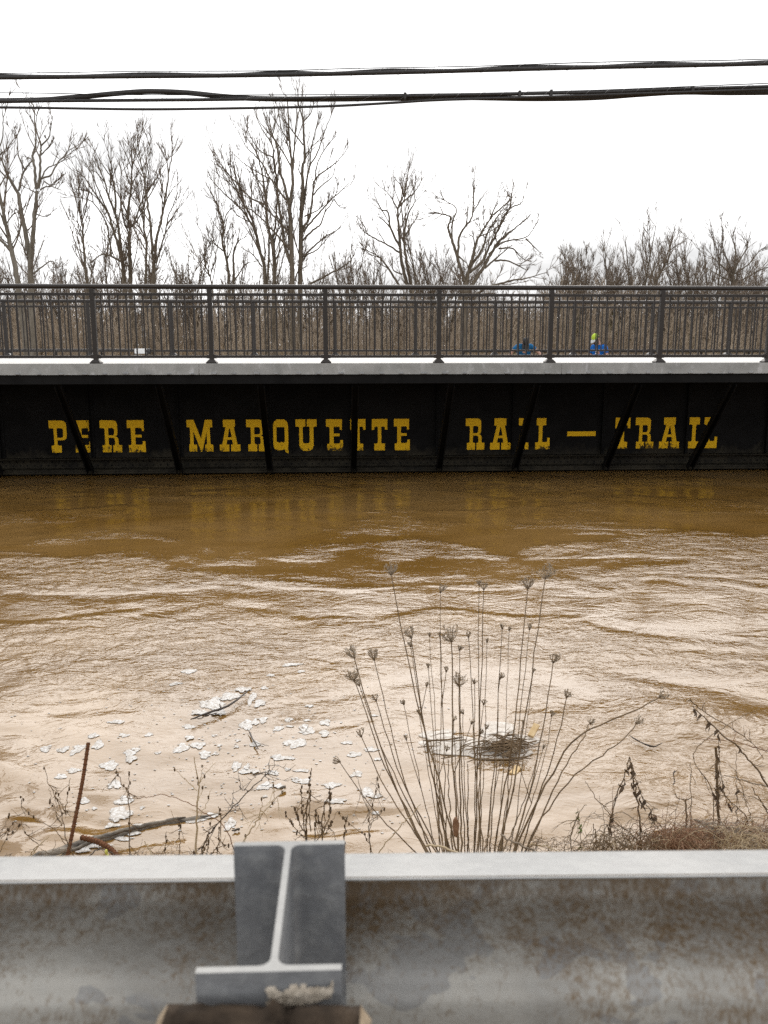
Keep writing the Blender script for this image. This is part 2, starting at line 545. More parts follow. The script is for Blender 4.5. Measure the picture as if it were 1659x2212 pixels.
M['water'] = m_water()
M['foam'] = m_foam()
M['ground'] = m_ground('brown_grass_ground', (0.13, 0.085, 0.045), (0.25, 0.18, 0.10), 3.0)


# ------------------------------------------------------------------ numpy gradient noise
def perlin(x, y, seed=0):
    r = np.random.default_rng(seed)
    ang = r.random(4096) * 2 * pi
    gx, gy = np.cos(ang), np.sin(ang)
    perm = r.permutation(4096)
    xi = np.floor(x).astype(int); yi = np.floor(y).astype(int)
    xf = x - xi; yf = y - yi
    u = xf ** 3 * (xf * (xf * 6 - 15) + 10); v = yf ** 3 * (yf * (yf * 6 - 15) + 10)

    def g(ix, iy, dx, dy):
        h = perm[(perm[ix & 4095] + iy) & 4095]
        return gx[h] * dx + gy[h] * dy
    a = g(xi, yi, xf, yf); b = g(xi + 1, yi, xf - 1, yf)
    c = g(xi, yi + 1, xf, yf - 1); d = g(xi + 1, yi + 1, xf - 1, yf - 1)
    return (a * (1 - u) + b * u) * (1 - v) + (c * (1 - u) + d * u) * v


def sstep(a, b, x):
    t = np.clip((x - a) / (b - a), 0, 1)
    return t * t * (3 - 2 * t)


def grid_mesh(name, xs, ys, hf):
    X, Y = np.meshgrid(xs, ys)
    Z = hf(X, Y)
    V = np.stack([X, Y, Z], -1).reshape(-1, 3)
    nx, ny = len(xs), len(ys)
    i = np.arange(nx * ny).reshape(ny, nx)
    q = np.stack([i[:-1, :-1], i[:-1, 1:], i[1:, 1:], i[1:, :-1]], -1).reshape(-1, 4)
    return mesh_np(name, V, q), X.ravel(), Y.ravel()


# ------------------------------------------------------------------ the setting
def ground_h(X, Y):
    shore = 3.25 + 0.15 * perlin(X * 0.7, X * 0 + 3.3, 5) + 0.5 * sstep(1.0, 2.2, X)
    near = np.interp(Y - shore, [-6, -2.25, -0.35, 0.35, 3.0], [1.27, 1.25, 0.22, -0.12, -1.5])
    far = np.interp(Y, [20, 23.5, 26, 60, 2500], [-1.5, 0.3, 0.72, 0.75, 1.0])
    h = np.where(Y < 12, near, far)
    h = h + 0.05 * perlin(X * 2.1, Y * 2.1, 11) + 0.02 * perlin(X * 7, Y * 7, 12)
    return h


xs = np.concatenate([-np.geomspace(1500, 9, 30), np.linspace(-8.8, 8.8, 180), np.geomspace(9, 1500, 30)])
ys = np.concatenate([-np.geomspace(300, 1.2, 14), np.linspace(-1, 5, 90), np.linspace(5.3, 30, 30), np.geomspace(32, 2500, 30)])
me, _, _ = grid_mesh('ground', xs, ys, ground_h)
tag(link('ground', me, M['ground']), kind='structure')


# the road shoulder the photograph was taken from
me, _, _ = grid_mesh('road', np.concatenate([[-1500, -60], np.linspace(-12, 12, 60), [60, 1500]]), np.linspace(-9.0, 0.30, 40), lambda X, Y: 1.315 + 0.012 * perlin(X * 1.1, Y * 1.1, 15))
tag(link('road', me, mottled('asphalt', (0.035, 0.034, 0.033), (0.07, 0.068, 0.066), 60, 0.9, bdist=0.004)), kind='structure')


def calm_f(X, Y):
    # slack water along the near bank on the left and in the middle, behind the drift line
    edge = 5.5 + 0.35 * perlin(X * 0.5, X * 0 + 1.7, 21) - 1.9 * sstep(0.2, 2.6, X) + 0.35 * sstep(-1.0, -3.0, X)
    return (1 - sstep(-0.55, 0.55, Y - edge + 0.7 * perlin(X * 1.1, Y * 1.1, 22)))


def water_h(X, Y):
    wx = X + 0.9 * perlin(X * 0.33, Y * 0.45, 31) + 0.25 * perlin(X * 1.2, Y * 1.3, 32)
    wy = Y + 0.7 * perlin(X * 0.37 + 9, Y * 0.5, 33) + 0.22 * perlin(X * 1.1 + 4, Y * 1.4, 34)
    WX = X + 1.0 * perlin(X * 0.4, Y * 0.6, 47) + 0.3 * perlin(X * 1.3, Y * 1.9, 48); WY = Y + 0.8 * perlin(X * 0.42 + 7, Y * 0.6, 49) + 0.25 * perlin(X * 1.2 + 5, Y * 1.8, 50)
    act = 0.15 + 0.95 * sstep(-0.10, 0.25, perlin(WX * 0.36 + 5.2, WY * 0.8 + 1.1, 45) + 0.35 * perlin(WX * 1.7, WY * 2.6, 46) - 0.05 + 0.10 * sstep(-1, 5, X) + 0.12 * (1 - sstep(6.5, 9.5, Y)))
    h = 0.008 * perlin(wx * 0.9, wy * 1.1, 36) + 0.0065 * perlin(wx * 2.0, wy * 2.3, 37)
    rid = 1 - np.abs(perlin(wx * 1.5, wy * 1.8, 38)) * 2.2
    h = h + 0.003 * np.clip(rid, 0, 1) ** 3 * act
    h = h + 0.85 * act * (0.0085 * perlin(wx * 4.0, wy * 4.6, 39) + 0.0072 * perlin(wx * 9.0, wy * 10.0, 40) + 0.0034 * perlin(wx * 18, wy * 20.0, 52))
    calm = calm_f(X, Y)
    pt = sstep(-0.05, 0.3, perlin(X * 0.8 + 3, Y * 1.6, 44) + 0.12) * (1 - sstep(3.9, 4.9, Y))
    s = 0.022 * perlin(X * 1.0 - Y * 0.7, Y * 2.1 + X * 0.6, 41) + 0.050 * perlin(wx * 2.0, wy * 3.2, 42) * pt \
        + 0.026 * perlin(wx * 5.0, wy * 7.0, 43) * pt + 0.010 * perlin(wx * 3.0, wy * 5.0, 51)
    # standing wave where the current shoots past the shore on the right
    bx = np.exp(-(((X - 2.05 - 0.5 * (Y - 5.5) * -0.6) / 0.55) ** 2 + ((Y - 5.45) / 0.42) ** 2))
    h = h + 0.06 * bx
    return (h * (1 - calm) + s * calm) * sstep(2.2, 2.6, Y) * (1 - sstep(15.2, 16.2, Y)) * (1 - sstep(9, 12, np.abs(X)))


xs = np.concatenate([-np.geomspace(1500, 8.4, 26), np.linspace(-8.3, 8.3, 560), np.geomspace(8.4, 1500, 26)])
ys = np.concatenate([np.linspace(2.0, 3.3, 8), np.geomspace(3.36, 16.2, 470), np.linspace(16.3, 26, 12)])
me, X, Y = grid_mesh('river', xs, ys, water_h)
at = me.attributes.new('calm', 'FLOAT', 'POINT')
WX = X + 1.0 * perlin(X * 0.4, Y * 0.6, 47) + 0.3 * perlin(X * 1.3, Y * 1.9, 48); WY = Y + 0.8 * perlin(X * 0.42 + 7, Y * 0.6, 49) + 0.25 * perlin(X * 1.2 + 5, Y * 1.8, 50)
act = sstep(-0.10, 0.22, perlin(WX * 0.36 + 5.2, WY * 0.8 + 1.1, 45) + 0.35 * perlin(WX * 1.7, WY * 2.6, 46) - 0.05 + 0.10 * sstep(-1, 5, X) + 0.12 * (1 - sstep(6.5, 9.5, Y)))
at.data.foreach_set('value', np.clip(np.maximum(0.80 * calm_f(X, Y), 0.78 * (1 - act)), 0, 1).astype(np.float32))
tag(link('water', me, M['water']), kind='structure')

# flooded field far behind the wood, at the left
me, _, _ = grid_mesh('floodwater', np.linspace(-150, 18, 6), np.linspace(150, 330, 6), lambda X, Y: 0 * X + 0.93)
fm, n_, l_, p_ = newmat('still_floodwater')
p_.inputs['Base Color'].default_value = (0.12, 0.10, 0.08, 1); p_.inputs['Roughness'].default_value = 0.08; p_.inputs['IOR'].default_value = 1.33
tag(link('floodwater', me, fm), kind='structure')

# ------------------------------------------------------------------ the bridge
A = radians(3.2)
BO = Vector((0, 14.5, 0))
ax, ay = np.array((cos(A), sin(A), 0)), np.array((-sin(A), cos(A), 0))
DECK = 2.035
TG = 1.90                                         # girder web, back from the deck edge


def on_bridge(x, y, t):
    """pixel -> (s, z) on the vertical plane t metres behind the deck edge"""
    d = ray(x, y)
    o = CAMP - np.array(BO)
    k = (t - o @ ay) / (d @ ay)
    p = o + d * k
    return p @ ax, p[2]


bridge = thing('trail_bridge', 'long black plate girder bridge with yellow lettering across the river', 'bridge', BO, A)
S0, S1 = -20.0, 20.0

link('deck', box_mesh('deck', S0, S1, 0.012, 6.25, DECK - 0.16, DECK, bev=0.008), M['deck'], bridge)
# edge panels
joints = [S0, -14.5, -9.0]
for px in (430, 1213, 1423 + 330):
    joints.append(on_bridge(px, 797, 0)[0])
joints += [10.5, 15.5, S1]
joints = sorted(joints)
for a, b in zip(joints[:-1], joints[1:]):
    link('edge_panel', box_mesh('edge_panel', a + 0.004, b - 0.004, 0.0, 0.011, DECK - 0.172, DECK + 0.003), M['fascia'], bridge)
# weld lugs along the foot of the edge panels
bm = bmesh.new()
s = S0 + 0.2
while s < S1:
    sl = s + random.uniform(-0.02, 0.02)
    wv = random.uniform(0.025, 0.045)
    box_bm(bm, sl - wv, sl + wv, -0.018, 0.002, DECK - 0.170, DECK - 0.150 + random.uniform(0, 0.012), bev=0.005)
    s += 0.335
o = link('weld_lug', bm_mesh('weld_lugs', bm), M['galv'], bridge); o['kind'] = 'stuff'
link('edge_beam', extrude_profile('edge_beam', [(0.03, DECK - 0.172), (0.03, 1.735), (0.012, 1.735), (0.012, 1.718), (0.16, 1.718), (0.16, 1.735), (0.045, 1.735), (0.045, DECK - 0.172)], S0, S1), M['black'], bridge)
link('soffit', box_mesh('soffit', S0, S1, 0.05, 6.2, DECK - 0.20, DECK - 0.163), M['black'], bridge)
# girder web, flanges
link('girder_web', box_mesh('girder_web', S0, S1, TG, TG + 0.02, -0.3, DECK - 0.22), M['black_dusty'], bridge)
link('bottom_flange', extrude_profile('bottom_flange', [(TG - 0.001, 0.305), (TG - 0.15, 0.298), (TG - 0.152, 0.286), (TG - 0.022, 0.284),
     (TG - 0.020, 0.12), (TG - 0.17, 0.105), (TG - 0.17, 0.07), (TG - 0.20, 0.07), (TG - 0.20, 0.035), (TG - 0.001, 0.035)], S0, S1), M['black_dusty'], bridge)
link('top_flange', extrude_profile('top_flange', [(TG - 0.001, DECK - 0.25), (TG - 0.16, DECK - 0.25), (TG - 0.16, DECK - 0.215), (TG - 0.001, DECK - 0.215)], S0, S1), M['black'], bridge)
link('second_girder_web', box_mesh('second_girder_web', S0, S1, 4.4, 4.42, -0.3, DECK - 0.22), M['black'], bridge)

seam_px = [5, 200, 391, 584, 763, 945, 1108, 1301, 1482, 1655]
seam_s = [on_bridge(p, 950, TG)[0] for p in seam_px]
stp = (seam_s[-1] - seam_s[0]) / (len(seam_s) - 1)
seam_s = [seam_s[0] - stp * k for k in (6, 5, 4, 3, 2, 1)] + seam_s + [seam_s[-1] + stp * k for k in (1, 2, 3, 4, 5, 6)]
seam_s = [q for q in seam_s if S0 + 0.2 < q < S1 - 0.2]
riv = []
for s in seam_s:
    link('web_stiffener', extrude_profile('web_stiffener', [(0, 0), (0.07, 0), (0.07, -0.012), (0.012, -0.012), (0.012, -0.075), (0, -0.075)], 0.31, DECK - 0.255), M['black'], bridge)
    o = bridge.children[-1] if False else C.objects[-1]
    # profile was swept along x: stand it up (x->z)
    me = o.data
    for v in me.vertices:
        x, y, z = v.co
        v.co = (s - 0.03 + y, TG - 0.001 + z, x)
    z = 0.38
    while z < DECK - 0.3:
        for dx in (0.012, -0.085):
            riv.append((s + dx, TG - (0.014 if dx > 0 else 0.001), z))
        z += 0.115
    # knee brace: angle from deck edge beam down to the foot of the girder
    bm = bmesh.new()
    p0, p1 = np.array((s, 0.12, 1.725)), np.array((s, TG - 0.21, 0.10))
    d = unit(p1 - p0); nrm = unit(np.cross(d, (1, 0, 0)))
    for (wa, wb, na, nb) in ((-0.055, 0.055, 0.0, 0.012), (-0.055, -0.043, 0.013, 0.10), (0.043, 0.055, 0.013, 0.10)):
        vs = []
        for q in (p0, p1):
            for (wx, nn) in ((wa, na), (wb, na), (wb, nb), (wa, nb)):
                vs.append(bm.verts.new(q + np.array((wx, 0, 0)) + nrm * nn))
        for f in ((0, 1, 2, 3), (7, 6, 5, 4), (0, 4, 5, 1), (1, 5, 6, 2), (2, 6, 7, 3), (3, 7, 4, 0)):
            bm.faces.new([vs[i] for i in f])
    bmesh.ops.recalc_face_normals(bm, faces=bm.faces)
    br = link('knee_brace', bm_mesh('knee_brace', bm), M['black'], bridge)
    link('floor_bracket', box_mesh('floor_bracket', s - 0.05, s + 0.05, 0.165, TG - 0.17, DECK - 0.30, DECK - 0.205), M['black'], bridge)
s = S0 + 0.1
while s < S1:
    riv.append((s, TG - 0.022, 0.235)); riv.append((s + 0.06, TG - 0.022, 0.165))
    s += 0.125
bm = bmesh.new()
for (x, y, z) in riv:
    r = 0.017
    c = bm.verts.new((x, y - 0.012, z))
    ring = [bm.verts.new((x + r * cos(k * pi / 3), y, z + r * sin(k * pi / 3))) for k in range(6)]
    for k in range(6): bm.faces.new((c, ring[(k + 1) % 6], ring[k]))
bmesh.ops.recalc_face_normals(bm, faces=bm.faces)
o = link('rivet', bm_mesh('rivets', bm, True), M['black'], bridge); o['kind'] = 'stuff'

# lettering -------------------------------------------------------
G = {
 'E': ([(0,1),(.52,1),(.52,.66),(.45,.66),(.45,.73),(.42,.76),(.26,.76),(.245,.74),(.245,.545),(.44,.545),(.44,.46),(.245,.46),(.245,.25),(.26,.23),(.43,.23),(.46,.26),(.46,.34),(.55,.34),(.55,0),(.03,0),(.03,.22),(.09,.22),(.115,.25),(.115,.74),(.09,.76),(0,.76)], None),
 'P': ([(0,1),(.40,1),(.48,.98),(.53,.92),(.54,.85),(.54,.52),(.52,.44),(.46,.395),(.38,.385),(.24,.385),(.24,.25),(.27,.22),(.36,.22),(.36,0),(.05,0),(.05,.22),(.11,.22),(.14,.25),(.14,.74),(.11,.76),(0,.76)],
       [(.24,.74),(.26,.76),(.38,.76),(.42,.74),(.43,.71),(.43,.53),(.41,.48),(.37,.465),(.24,.465)]),
 'R': ([(0,1),(.40,1),(.49,.97),(.53,.9),(.53,.6),(.51,.53),(.46,.5),(.52,.47),(.55,.40),(.55,.26),(.58,.22),(.65,.22),(.65,0),(.38,0),(.38,.22),(.43,.22),(.44,.25),(.44,.39),(.42,.44),(.37,.455),(.25,.455),(.25,.25),(.28,.22),(.33,.22),(.33,0),(.05,0),(.05,.22),(.11,.22),(.14,.25),(.14,.74),(.11,.76),(0,.76)],
       [(.25,.74),(.27,.76),(.38,.76),(.42,.74),(.43,.71),(.43,.59),(.41,.545),(.37,.53),(.25,.53)]),
 'M': ([(0,1),(.22,1),(.43,.40),(.57,1),(.79,1),(.79,.77),(.73,.77),(.71,.74),(.72,.25),(.75,.22),(.8,.22),(.8,0),(.55,0),(.55,.22),(.60,.22),(.61,.25),(.61,.62),(.46,0),(.42,0),(.2,.66),(.2,.25),(.22,.22),(.3,.22),(.3,0),(.06,0),(.06,.22),(.09,.24),(.10,.74),(.07,.77),(0,.77)], None),
 'A': ([(.12,1),(.49,1),(.49,.77),(.45,.77),(.55,.22),(.64,.22),(.64,0),(.35,0),(.35,.22),(.41,.22),(.39,.37),(.24,.37),(.21,.22),(.295,.22),(.295,0),(0,0),(0,.22),(.08,.22),(.2,.77),(.12,.77)],
       [(.255,.45),(.38,.45),(.33,.72),(.31,.72)]),
 'Q': ([(0,.80),(.03,.93),(.12,1),(.34,1),(.43,.93),(.46,.80),(.46,.2),(.44,.08),(.46,0),(.46,-.07),(.38,-.04),(.33,.04),(.12,.02),(.03,.08),(0,.2)],
       [(.1,.76),(.35,.76),(.35,.3),(.30,.26),(.26,.3),(.2,.26),(.1,.3)]),
 'U': ([(0,1),(.3,1),(.3,.77),(.24,.77),(.22,.74),(.22,.3),(.25,.24),(.4,.24),(.43,.3),(.43,.74),(.41,.77),(.35,.77),(.35,1),(.65,1),(.65,.77),(.58,.77),(.55,.74),(.55,.17),(.5,.05),(.42,0),(.24,0),(.16,.05),(.11,.17),(.11,.74),(.08,.77),(0,.77)], None),
 'T': ([(0,1),(.475,1),(.475,.66),(.4,.66),(.4,.73),(.37,.76),(.31,.76),(.29,.74),(.29,.25),(.32,.22),(.4,.22),(.4,0),(.075,0),(.075,.22),(.155,.22),(.185,.25),(.185,.74),(.165,.76),(.105,.76),(.075,.73),(.075,.66),(0,.66)], None),
 'I': ([(0,1),(.33,1),(.33,.77),(.25,.77),(.22,.74),(.22,.25),(.25,.22),(.33,.22),(.33,0),(0,0),(0,.22),(.08,.22),(.11,.25),(.11,.74),(.08,.77),(0,.77)], None),
 'L': ([(.03,1),(.33,1),(.33,.77),(.25,.77),(.22,.74),(.22,.25),(.24,.23),(.35,.23),(.38,.26),(.38,.37),(.46,.37),(.46,0),(0,0),(0,.22),(.06,.22),(.1,.25),(.1,.74),(.07,.77),(.03,.77)], None),
}
Z1, Z0 = on_bridge(800, 905, TG)[1], on_bridge(800, 973, TG)[1]


def zx(v, x0, sc): return (x0 + v / sc) / 1.507


LET = [('P', 25, 160, 0), ('E', 215, 352, 0), ('R', 418, 582, 0), ('E', 627, 765, 0), ('M', 1087, 1287, 0), ('A', 1337, 1497, 0),
       ('R', 5, 165, 1), ('Q', 212, 328, 1), ('U', 385, 548, 1), ('E', 620, 750, 1), ('T', 806, 924, 1), ('T', 973, 1092, 1), ('E', 1143, 1266, 1),
       ('R', 104, 201, 2), ('A', 231, 336, 2), ('I', 376, 428, 2), ('L', 463, 537, 2),
       ('T', 872, 948, 2), ('R', 975, 1071, 2), ('A', 1101, 1204, 2), ('I', 1250, 1304, 2), ('L', 1323, 1398, 2)]
FR = [(150, 2.37), (800, 2.37), (1450, 1.58)]


def flat_face(name, loops, s0, sw, y):
    pts = [[Vector((s0 + u * sw, y, Z0 + v * (Z1 - Z0))) for u, v in lp] for lp in loops]
    tri = geometry.tessellate_polygon([[Vector((p.x, p.z, 0)) for p in lp] for lp in pts])
    flat = [p for lp in pts for p in lp]
    me = bpy.data.meshes.new(name)
    me.from_pydata([tuple(p) for p in flat], [], [tuple(t) for t in tri])
    bm = bmesh.new(); bm.from_mesh(me)
    for f in bm.faces:
        f.normal_update()
        if f.normal.y > 0: f.normal_flip()
    bm.to_mesh(me); bm.free()
    return me


for ch, a, b, k in LET:
    sa = on_bridge(zx(a, *FR[k]), 940, TG)[0]; sb = on_bridge(zx(b, *FR[k]), 940, TG)[0]
    outer, hole = G[ch]
    wl = max(u for u, v in outer)
    link('letter', flat_face('letter', [outer] + ([hole] if hole else []), sa, (sb - sa) / wl, TG - 0.003), M['letter'], bridge)
sa, z1 = on_bridge(zx(627, *FR[2]), (1230 + 276 / 1.58) / 1.507, TG); sb, z0 = on_bridge(zx(772, *FR[2]), (1230 + 299 / 1.58) / 1.507, TG)
me = bpy.data.meshes.new('dash'); y = TG - 0.003
me.from_pydata([(sa, y, z0), (sb, y, z0), (sb, y, z1), (sa, y, z1)], [], [(0, 1, 2, 3)])
link('dash', me, M['letter'], bridge)


# ------------------------------------------------------------------ railings on the deck
def railing(label, t, post0, step, xr, ph):
    r = thing('railing', label, 'railing', BO, A)
    H = 1.225
    s_lo, s_hi = xr
    tb = Tubes()
    bm = bmesh.new()
    ns = 10
    link('handrail', Tubes().add(np.array([(s_lo, t, DECK + H - 0.04), ((s_lo + s_hi) / 2, t, DECK + H - 0.04), (s_hi, t, DECK + H - 0.04)]),
                                 np.full(3, 0.038)).mesh('handrail', 12), M['rail'], r)
    link('upper_rail', box_mesh('upper_rail', s_lo, s_hi, t - 0.022, t + 0.022, DECK + 1.045, DECK + 1.09, bev=0.004), M['rail'], r)
    link('lower_rail', box_mesh('lower_rail', s_lo, s_hi, t - 0.022, t + 0.022, DECK + 0.085, DECK + 0.13, bev=0.004), M['rail'], r)
    pm = bm_p = None
    k = math.ceil((s_lo - post0) / step)
    posts = []
    while post0 + k * step < s_hi:
        posts.append(post0 + k * step); k += 1
    bm = bmesh.new(); box_bm(bm, -0.036, 0.036, -0.036, 0.036, 0.0, H - 0.07, bev=0.004); pm = bm_mesh('post', bm)
    bm = bmesh.new()
    box_bm(bm, -0.085, 0.085, -0.085, 0.085, 0.0, 0.022, bev=0.004)
    vs = []
    for (h, z) in ((0.078, 0.0225), (0.046, 0.06)):
        vs.append([bm.verts.new((sx * h, sy * h, z)) for sx, sy in ((-1, -1), (1, -1), (1, 1), (-1, 1))])
    for j in range(4): bm.faces.new((vs[0][j], vs[0][(j + 1) % 4], vs[1][(j + 1) % 4], vs[1][j]))
    bm.faces.new(vs[1])
    bmm = bm_mesh('base_plate', bm)
    bm = bmesh.new(); box_bm(bm, -0.075, 0.075, -0.028, 0.028, 0.078, 0.137, bev=0.003); brk = bm_mesh('rail_bracket', bm)
    bm = bmesh.new(); box_bm(bm, -0.0105, 0.0105, -0.0105, 0.0105, 0.131, 1.044); balm = bm_mesh('baluster', bm)
    for me in (pm, bmm, brk, balm): me.materials.append(M['rail'])
    for i, s in enumerate(posts):
        p = link('post', pm, None, r); p.location = (s, t, DECK + 0.001)
        q = link('base_plate', bmm, None, p)
        q2 = link('rail_bracket', brk, None, p)
        for j in range(1, 14):
            sb = s + j * step / 14.0
            if sb > s_hi: break
            b = link('baluster', balm, None, r); b.location = (sb, t, DECK)
    return r


# posts located from the picture: every sixth part of the near run
p_near = [on_bridge(x, 700, 0.10)[0] for x in (203, 453, 699, 943, 1187, 1428)]
stn = (p_near[-1] - p_near[0]) / 5
railing('brown metal railing with round handrail along the near edge of the deck', 0.10, p_near[0], stn, (-15.0, 15.5), 0)
TF = 6.08
p_far = [on_bridge(x, 710, TF)[0] for x in (31, 378, 551, 720, 1058, 1228)]
stf = stn
pf0 = np.mean([p - stf * round((p - p_far[0]) / stf) for p in p_far])
railing('brown metal railing along the far edge of the deck, seen through the near one', TF, pf0, stf, (-16.5, 17.0), 1)


# ------------------------------------------------------------------ cables overhead
def cable(px, Y, wpx, n=60):
    p = smooth_poly(px, n)
    pts = np.array([at_y(x, y, Y) for x, y in p])
    return pts, np.full(n, wpx / 2 / F * Y * 1.0)


YC = 10.0


def helix(path, r, turns):
    n = turns * 6
    u = np.linspace(0, len(path) - 1.001, n); i = u.astype(int); f = (u - i)[:, None]
    c = path[i] * (1 - f) + path[i + 1] * f
    a = np.arange(n) * 2 * pi / 6
    c = c.copy(); c[:, 1] += r * np.sin(a); c[:, 2] += r * np.cos(a)
    return c


cb = thing('cable_bundle', 'straight lashed bundle of black cables, higher of the two overhead', 'cable', tuple(at_y(829, 156, YC)))
P1, R1 = cable([(-700, 176), (0, 167.5), (500, 163), (829, 157), (1250, 146), (1659, 137), (2300, 118)], YC, 8.5)
link('cable', Tubes().add(P1, R1).mesh('cable', 8), M['cable'], cb, True)
P2 = P1 + np.array((0, 0.015, 0.012)); P2[:, 2] += 0.010 + 0.009 * np.sin(np.arange(60) * 0.9)
link('cable', Tubes().add(P2, R1 * 0.62).mesh('cable', 8), M['cable'], cb, True)
P3 = P1 + np.array((0, 0, 0.044)); P3[:, 2] += 0.004 * np.sin(np.arange(60) * 0.5)
link('messenger_wire', Tubes().add(P3, R1 * 0.22).mesh('messenger_wire', 6), M['cable'], cb, True)
link('lashing_wire', Tubes().add(helix(P1 + np.array((0, 0, 0.012)), 0.037, 42), np.full(42 * 6, 0.0012)).mesh('lashing_wire', 3), M['wire'], cb, True)

cb = thing('cable_bundle', 'looser cable bundle with a hump and sagging strand, lower of the two overhead', 'cable', tuple(at_y(829, 210, YC)))
Pa, Ra = cable([(-700, 222), (0, 217.5), (150, 211), (250, 202), (320, 197.5), (400, 200), (480, 208), (560, 213), (700, 214), (870, 212), (1000, 210.5), (1150, 213), (1280, 211), (1380, 204), (1480, 199), (1659, 199.5), (2300, 186)], YC + .03, 10.5, 90)
link('cable', Tubes().add(Pa, Ra).mesh('cable', 8), M['cable'], cb, True)
Pb, Rb = cable([(-700, 221), (0, 218.5), (350, 216), (500, 214.5), (870, 208), (1100, 203), (1300, 199), (1450, 193), (1659, 187), (2300, 168)], YC, 6.5, 90)
link('cable', Tubes().add(Pb, Rb).mesh('cable', 8), M['cable'], cb, True)
Pc, Rc = cable([(-700, 226), (0, 232), (150, 234), (330, 236), (560, 233), (720, 229), (850, 222), (950, 216), (1150, 210), (1659, 193), (2300, 172)], YC - .03, 5.0, 90)
link('cable', Tubes().add(Pc, Rc).mesh('cable', 8), M['cable'], cb, True)
Pd, Rd = cable([(-700, 204), (0, 200.5), (300, 205), (870, 203.5), (1250, 196), (1659, 180), (2300, 158)], YC, 1.9, 60)
link('messenger_wire', Tubes().add(Pd, Rd).mesh('messenger_wire', 6), M['cable'], cb, True)
link('lashing_wire', Tubes().add(helix(Pb + np.array((0, 0, -0.01)), 0.035, 40), np.full(240, 0.0012)).mesh('lashing_wire', 3), M['wire'], cb, True)
for x, y in ((875, 206), (1122, 202), (1190, 200), (1495, 192)):
    c = at_y(x, y, YC)
    link('cable_clamp', box_mesh('cable_clamp', c[0] - .014, c[0] + .014, c[1] - .04, c[1] + .04, c[2] - .04, c[2] + .022, bev=0.006), M['cable'], cb, True)


# ------------------------------------------------------------------ trees
class Frame:
    def __init__(s, x0, y0, sc): s.a = (x0, y0, sc)
    def __call__(s, p): return ((s.a[0] + p[0] / s.a[2]) / 1.507, (s.a[1] + p[1] / s.a[2]) / 1.507)


def traced_tree(name, label, Y0, frame, limbs, ground=0.75, bark='bark', dens=1.0, spread=0.28, up=0.22, group=None, ang=0.62, tl=1.0):
    """limbs: list of (width at start, [points in picture units]); first limb(s) start at the ground"""
    scale = Y0 / F / frame.a[2] / 1.507
    done = []            # (pts3d, radii)
    tb = Tubes()
    base = None
    for li, (wd, pts) in enumerate(limbs):
        px = [frame(p) for p in pts]
        ends = [abs(w2) for w2, q2 in limbs[li + 1:] if math.dist(q2[0], pts[-1]) < 34]
        wend = max(ends) * 0.95 if ends else 0.0
        root = pts[0][1] >= 1000 and len(done) == 0 or wd < 0
        wd = abs(wd)
        n = 5 * len(px)
        p2 = smooth_poly(px, n)
        P = np.array([at_y(x, y, Y0) for x, y in p2])
        L = np.linalg.norm(P[-1] - P[0])
        d0 = 0.0
        best = 0.6
        for (Q, RQ) in done:
            dd = np.hypot(Q[:, 0] * Y0 / Q[:, 1] - P[0, 0], (Q[:, 2] - CAM_Z) * Y0 / Q[:, 1] + CAM_Z - P[0, 2])
            j = int(dd.argmin())
            if dd[j] < best: best = dd[j]; d0 = Q[j, 1] - Y0
        is_root = root or best >= 0.6
        sl = 0.0 if is_root else random.choice((-1, 1)) * random.uniform(0.25, 1.0) * spread * L
        tt = np.linspace(0, 1, n)
        off = d0 + sl * tt ** 1.1 + 0.04 * L * np.sin(tt * 4 + random.random() * 6) * tt
        P = CAMP + (P - CAMP) * ((Y0 + off) / Y0)[:, None]
        P[1:-1] += RNG.normal(size=(n - 2, 3)) * 0.0035 * min(L, 3)
        r0 = wd * scale / 2
        re_ = min(wend * scale / 2, r0)
        R = re_ + (r0 - re_) * (1 - tt) ** 0.8 * 0.93 + 0.009
        if is_root:
            # carry the stem down to the ground
            g = P[0].copy(); dirn = unit(P[1] - P[0])
            foot = P[0] - np.array((dirn[0] * 0.35, 0, 1)) * 0
            foot = np.array((P[0, 0] - dirn[0] * 0.5 * (P[0, 2] - ground), P[0, 1], ground - 0.1))
            mid = (P[0] + foot) / 2
            P = np.vstack([foot, mid, P]); R = np.concatenate([[r0 * 1.35, r0 * 1.08], R])
            if base is None: base = foot
        done.append((P, R)); tb.add(P, R)
    root = thing(name, label, 'tree', (float(base[0]), float(base[1]), ground), 0, group)
    link('trunk', tb.mesh('trunk', 7), M[bark], root, True)
    tw = Tubes()
    subs, subr, subl = [], [], []
    for P, R in done:
        L = np.linalg.norm(np.diff(P, axis=0), axis=1).sum()
        k = max(3, int(L * 1.7 * min(dens, 1.2)))
        q, r, l = grow(P[None], R[None], k, 0.25, np.array([min(2.6, 0.36 * L + 0.45) * tl]), ang * 0.85, up, 6, 0.07, 0.60, 0.0062)
        subs.append(q); subr.append(r); subl.append(l)
    q, r, l = np.concatenate(subs), np.concatenate(subr), np.concatenate(subl)
    tw.add(q, r)
    q2, r2, l2 = grow(q, r, 5, 0.15, l * 0.55, 0.5, up, 3, 0.06, 0.7, 0.0048)
    tw.add(q2, r2)
    q3, r3, l3 = grow(q2, r2, 2, 0.2, l2 * 0.7, 0.5, up, 2, 0.06, 0.7, 0.0040)
    tw.add(q3, r3)
    link('crown', tw.mesh('crown', 3), M['twig'], root, True)
    return root


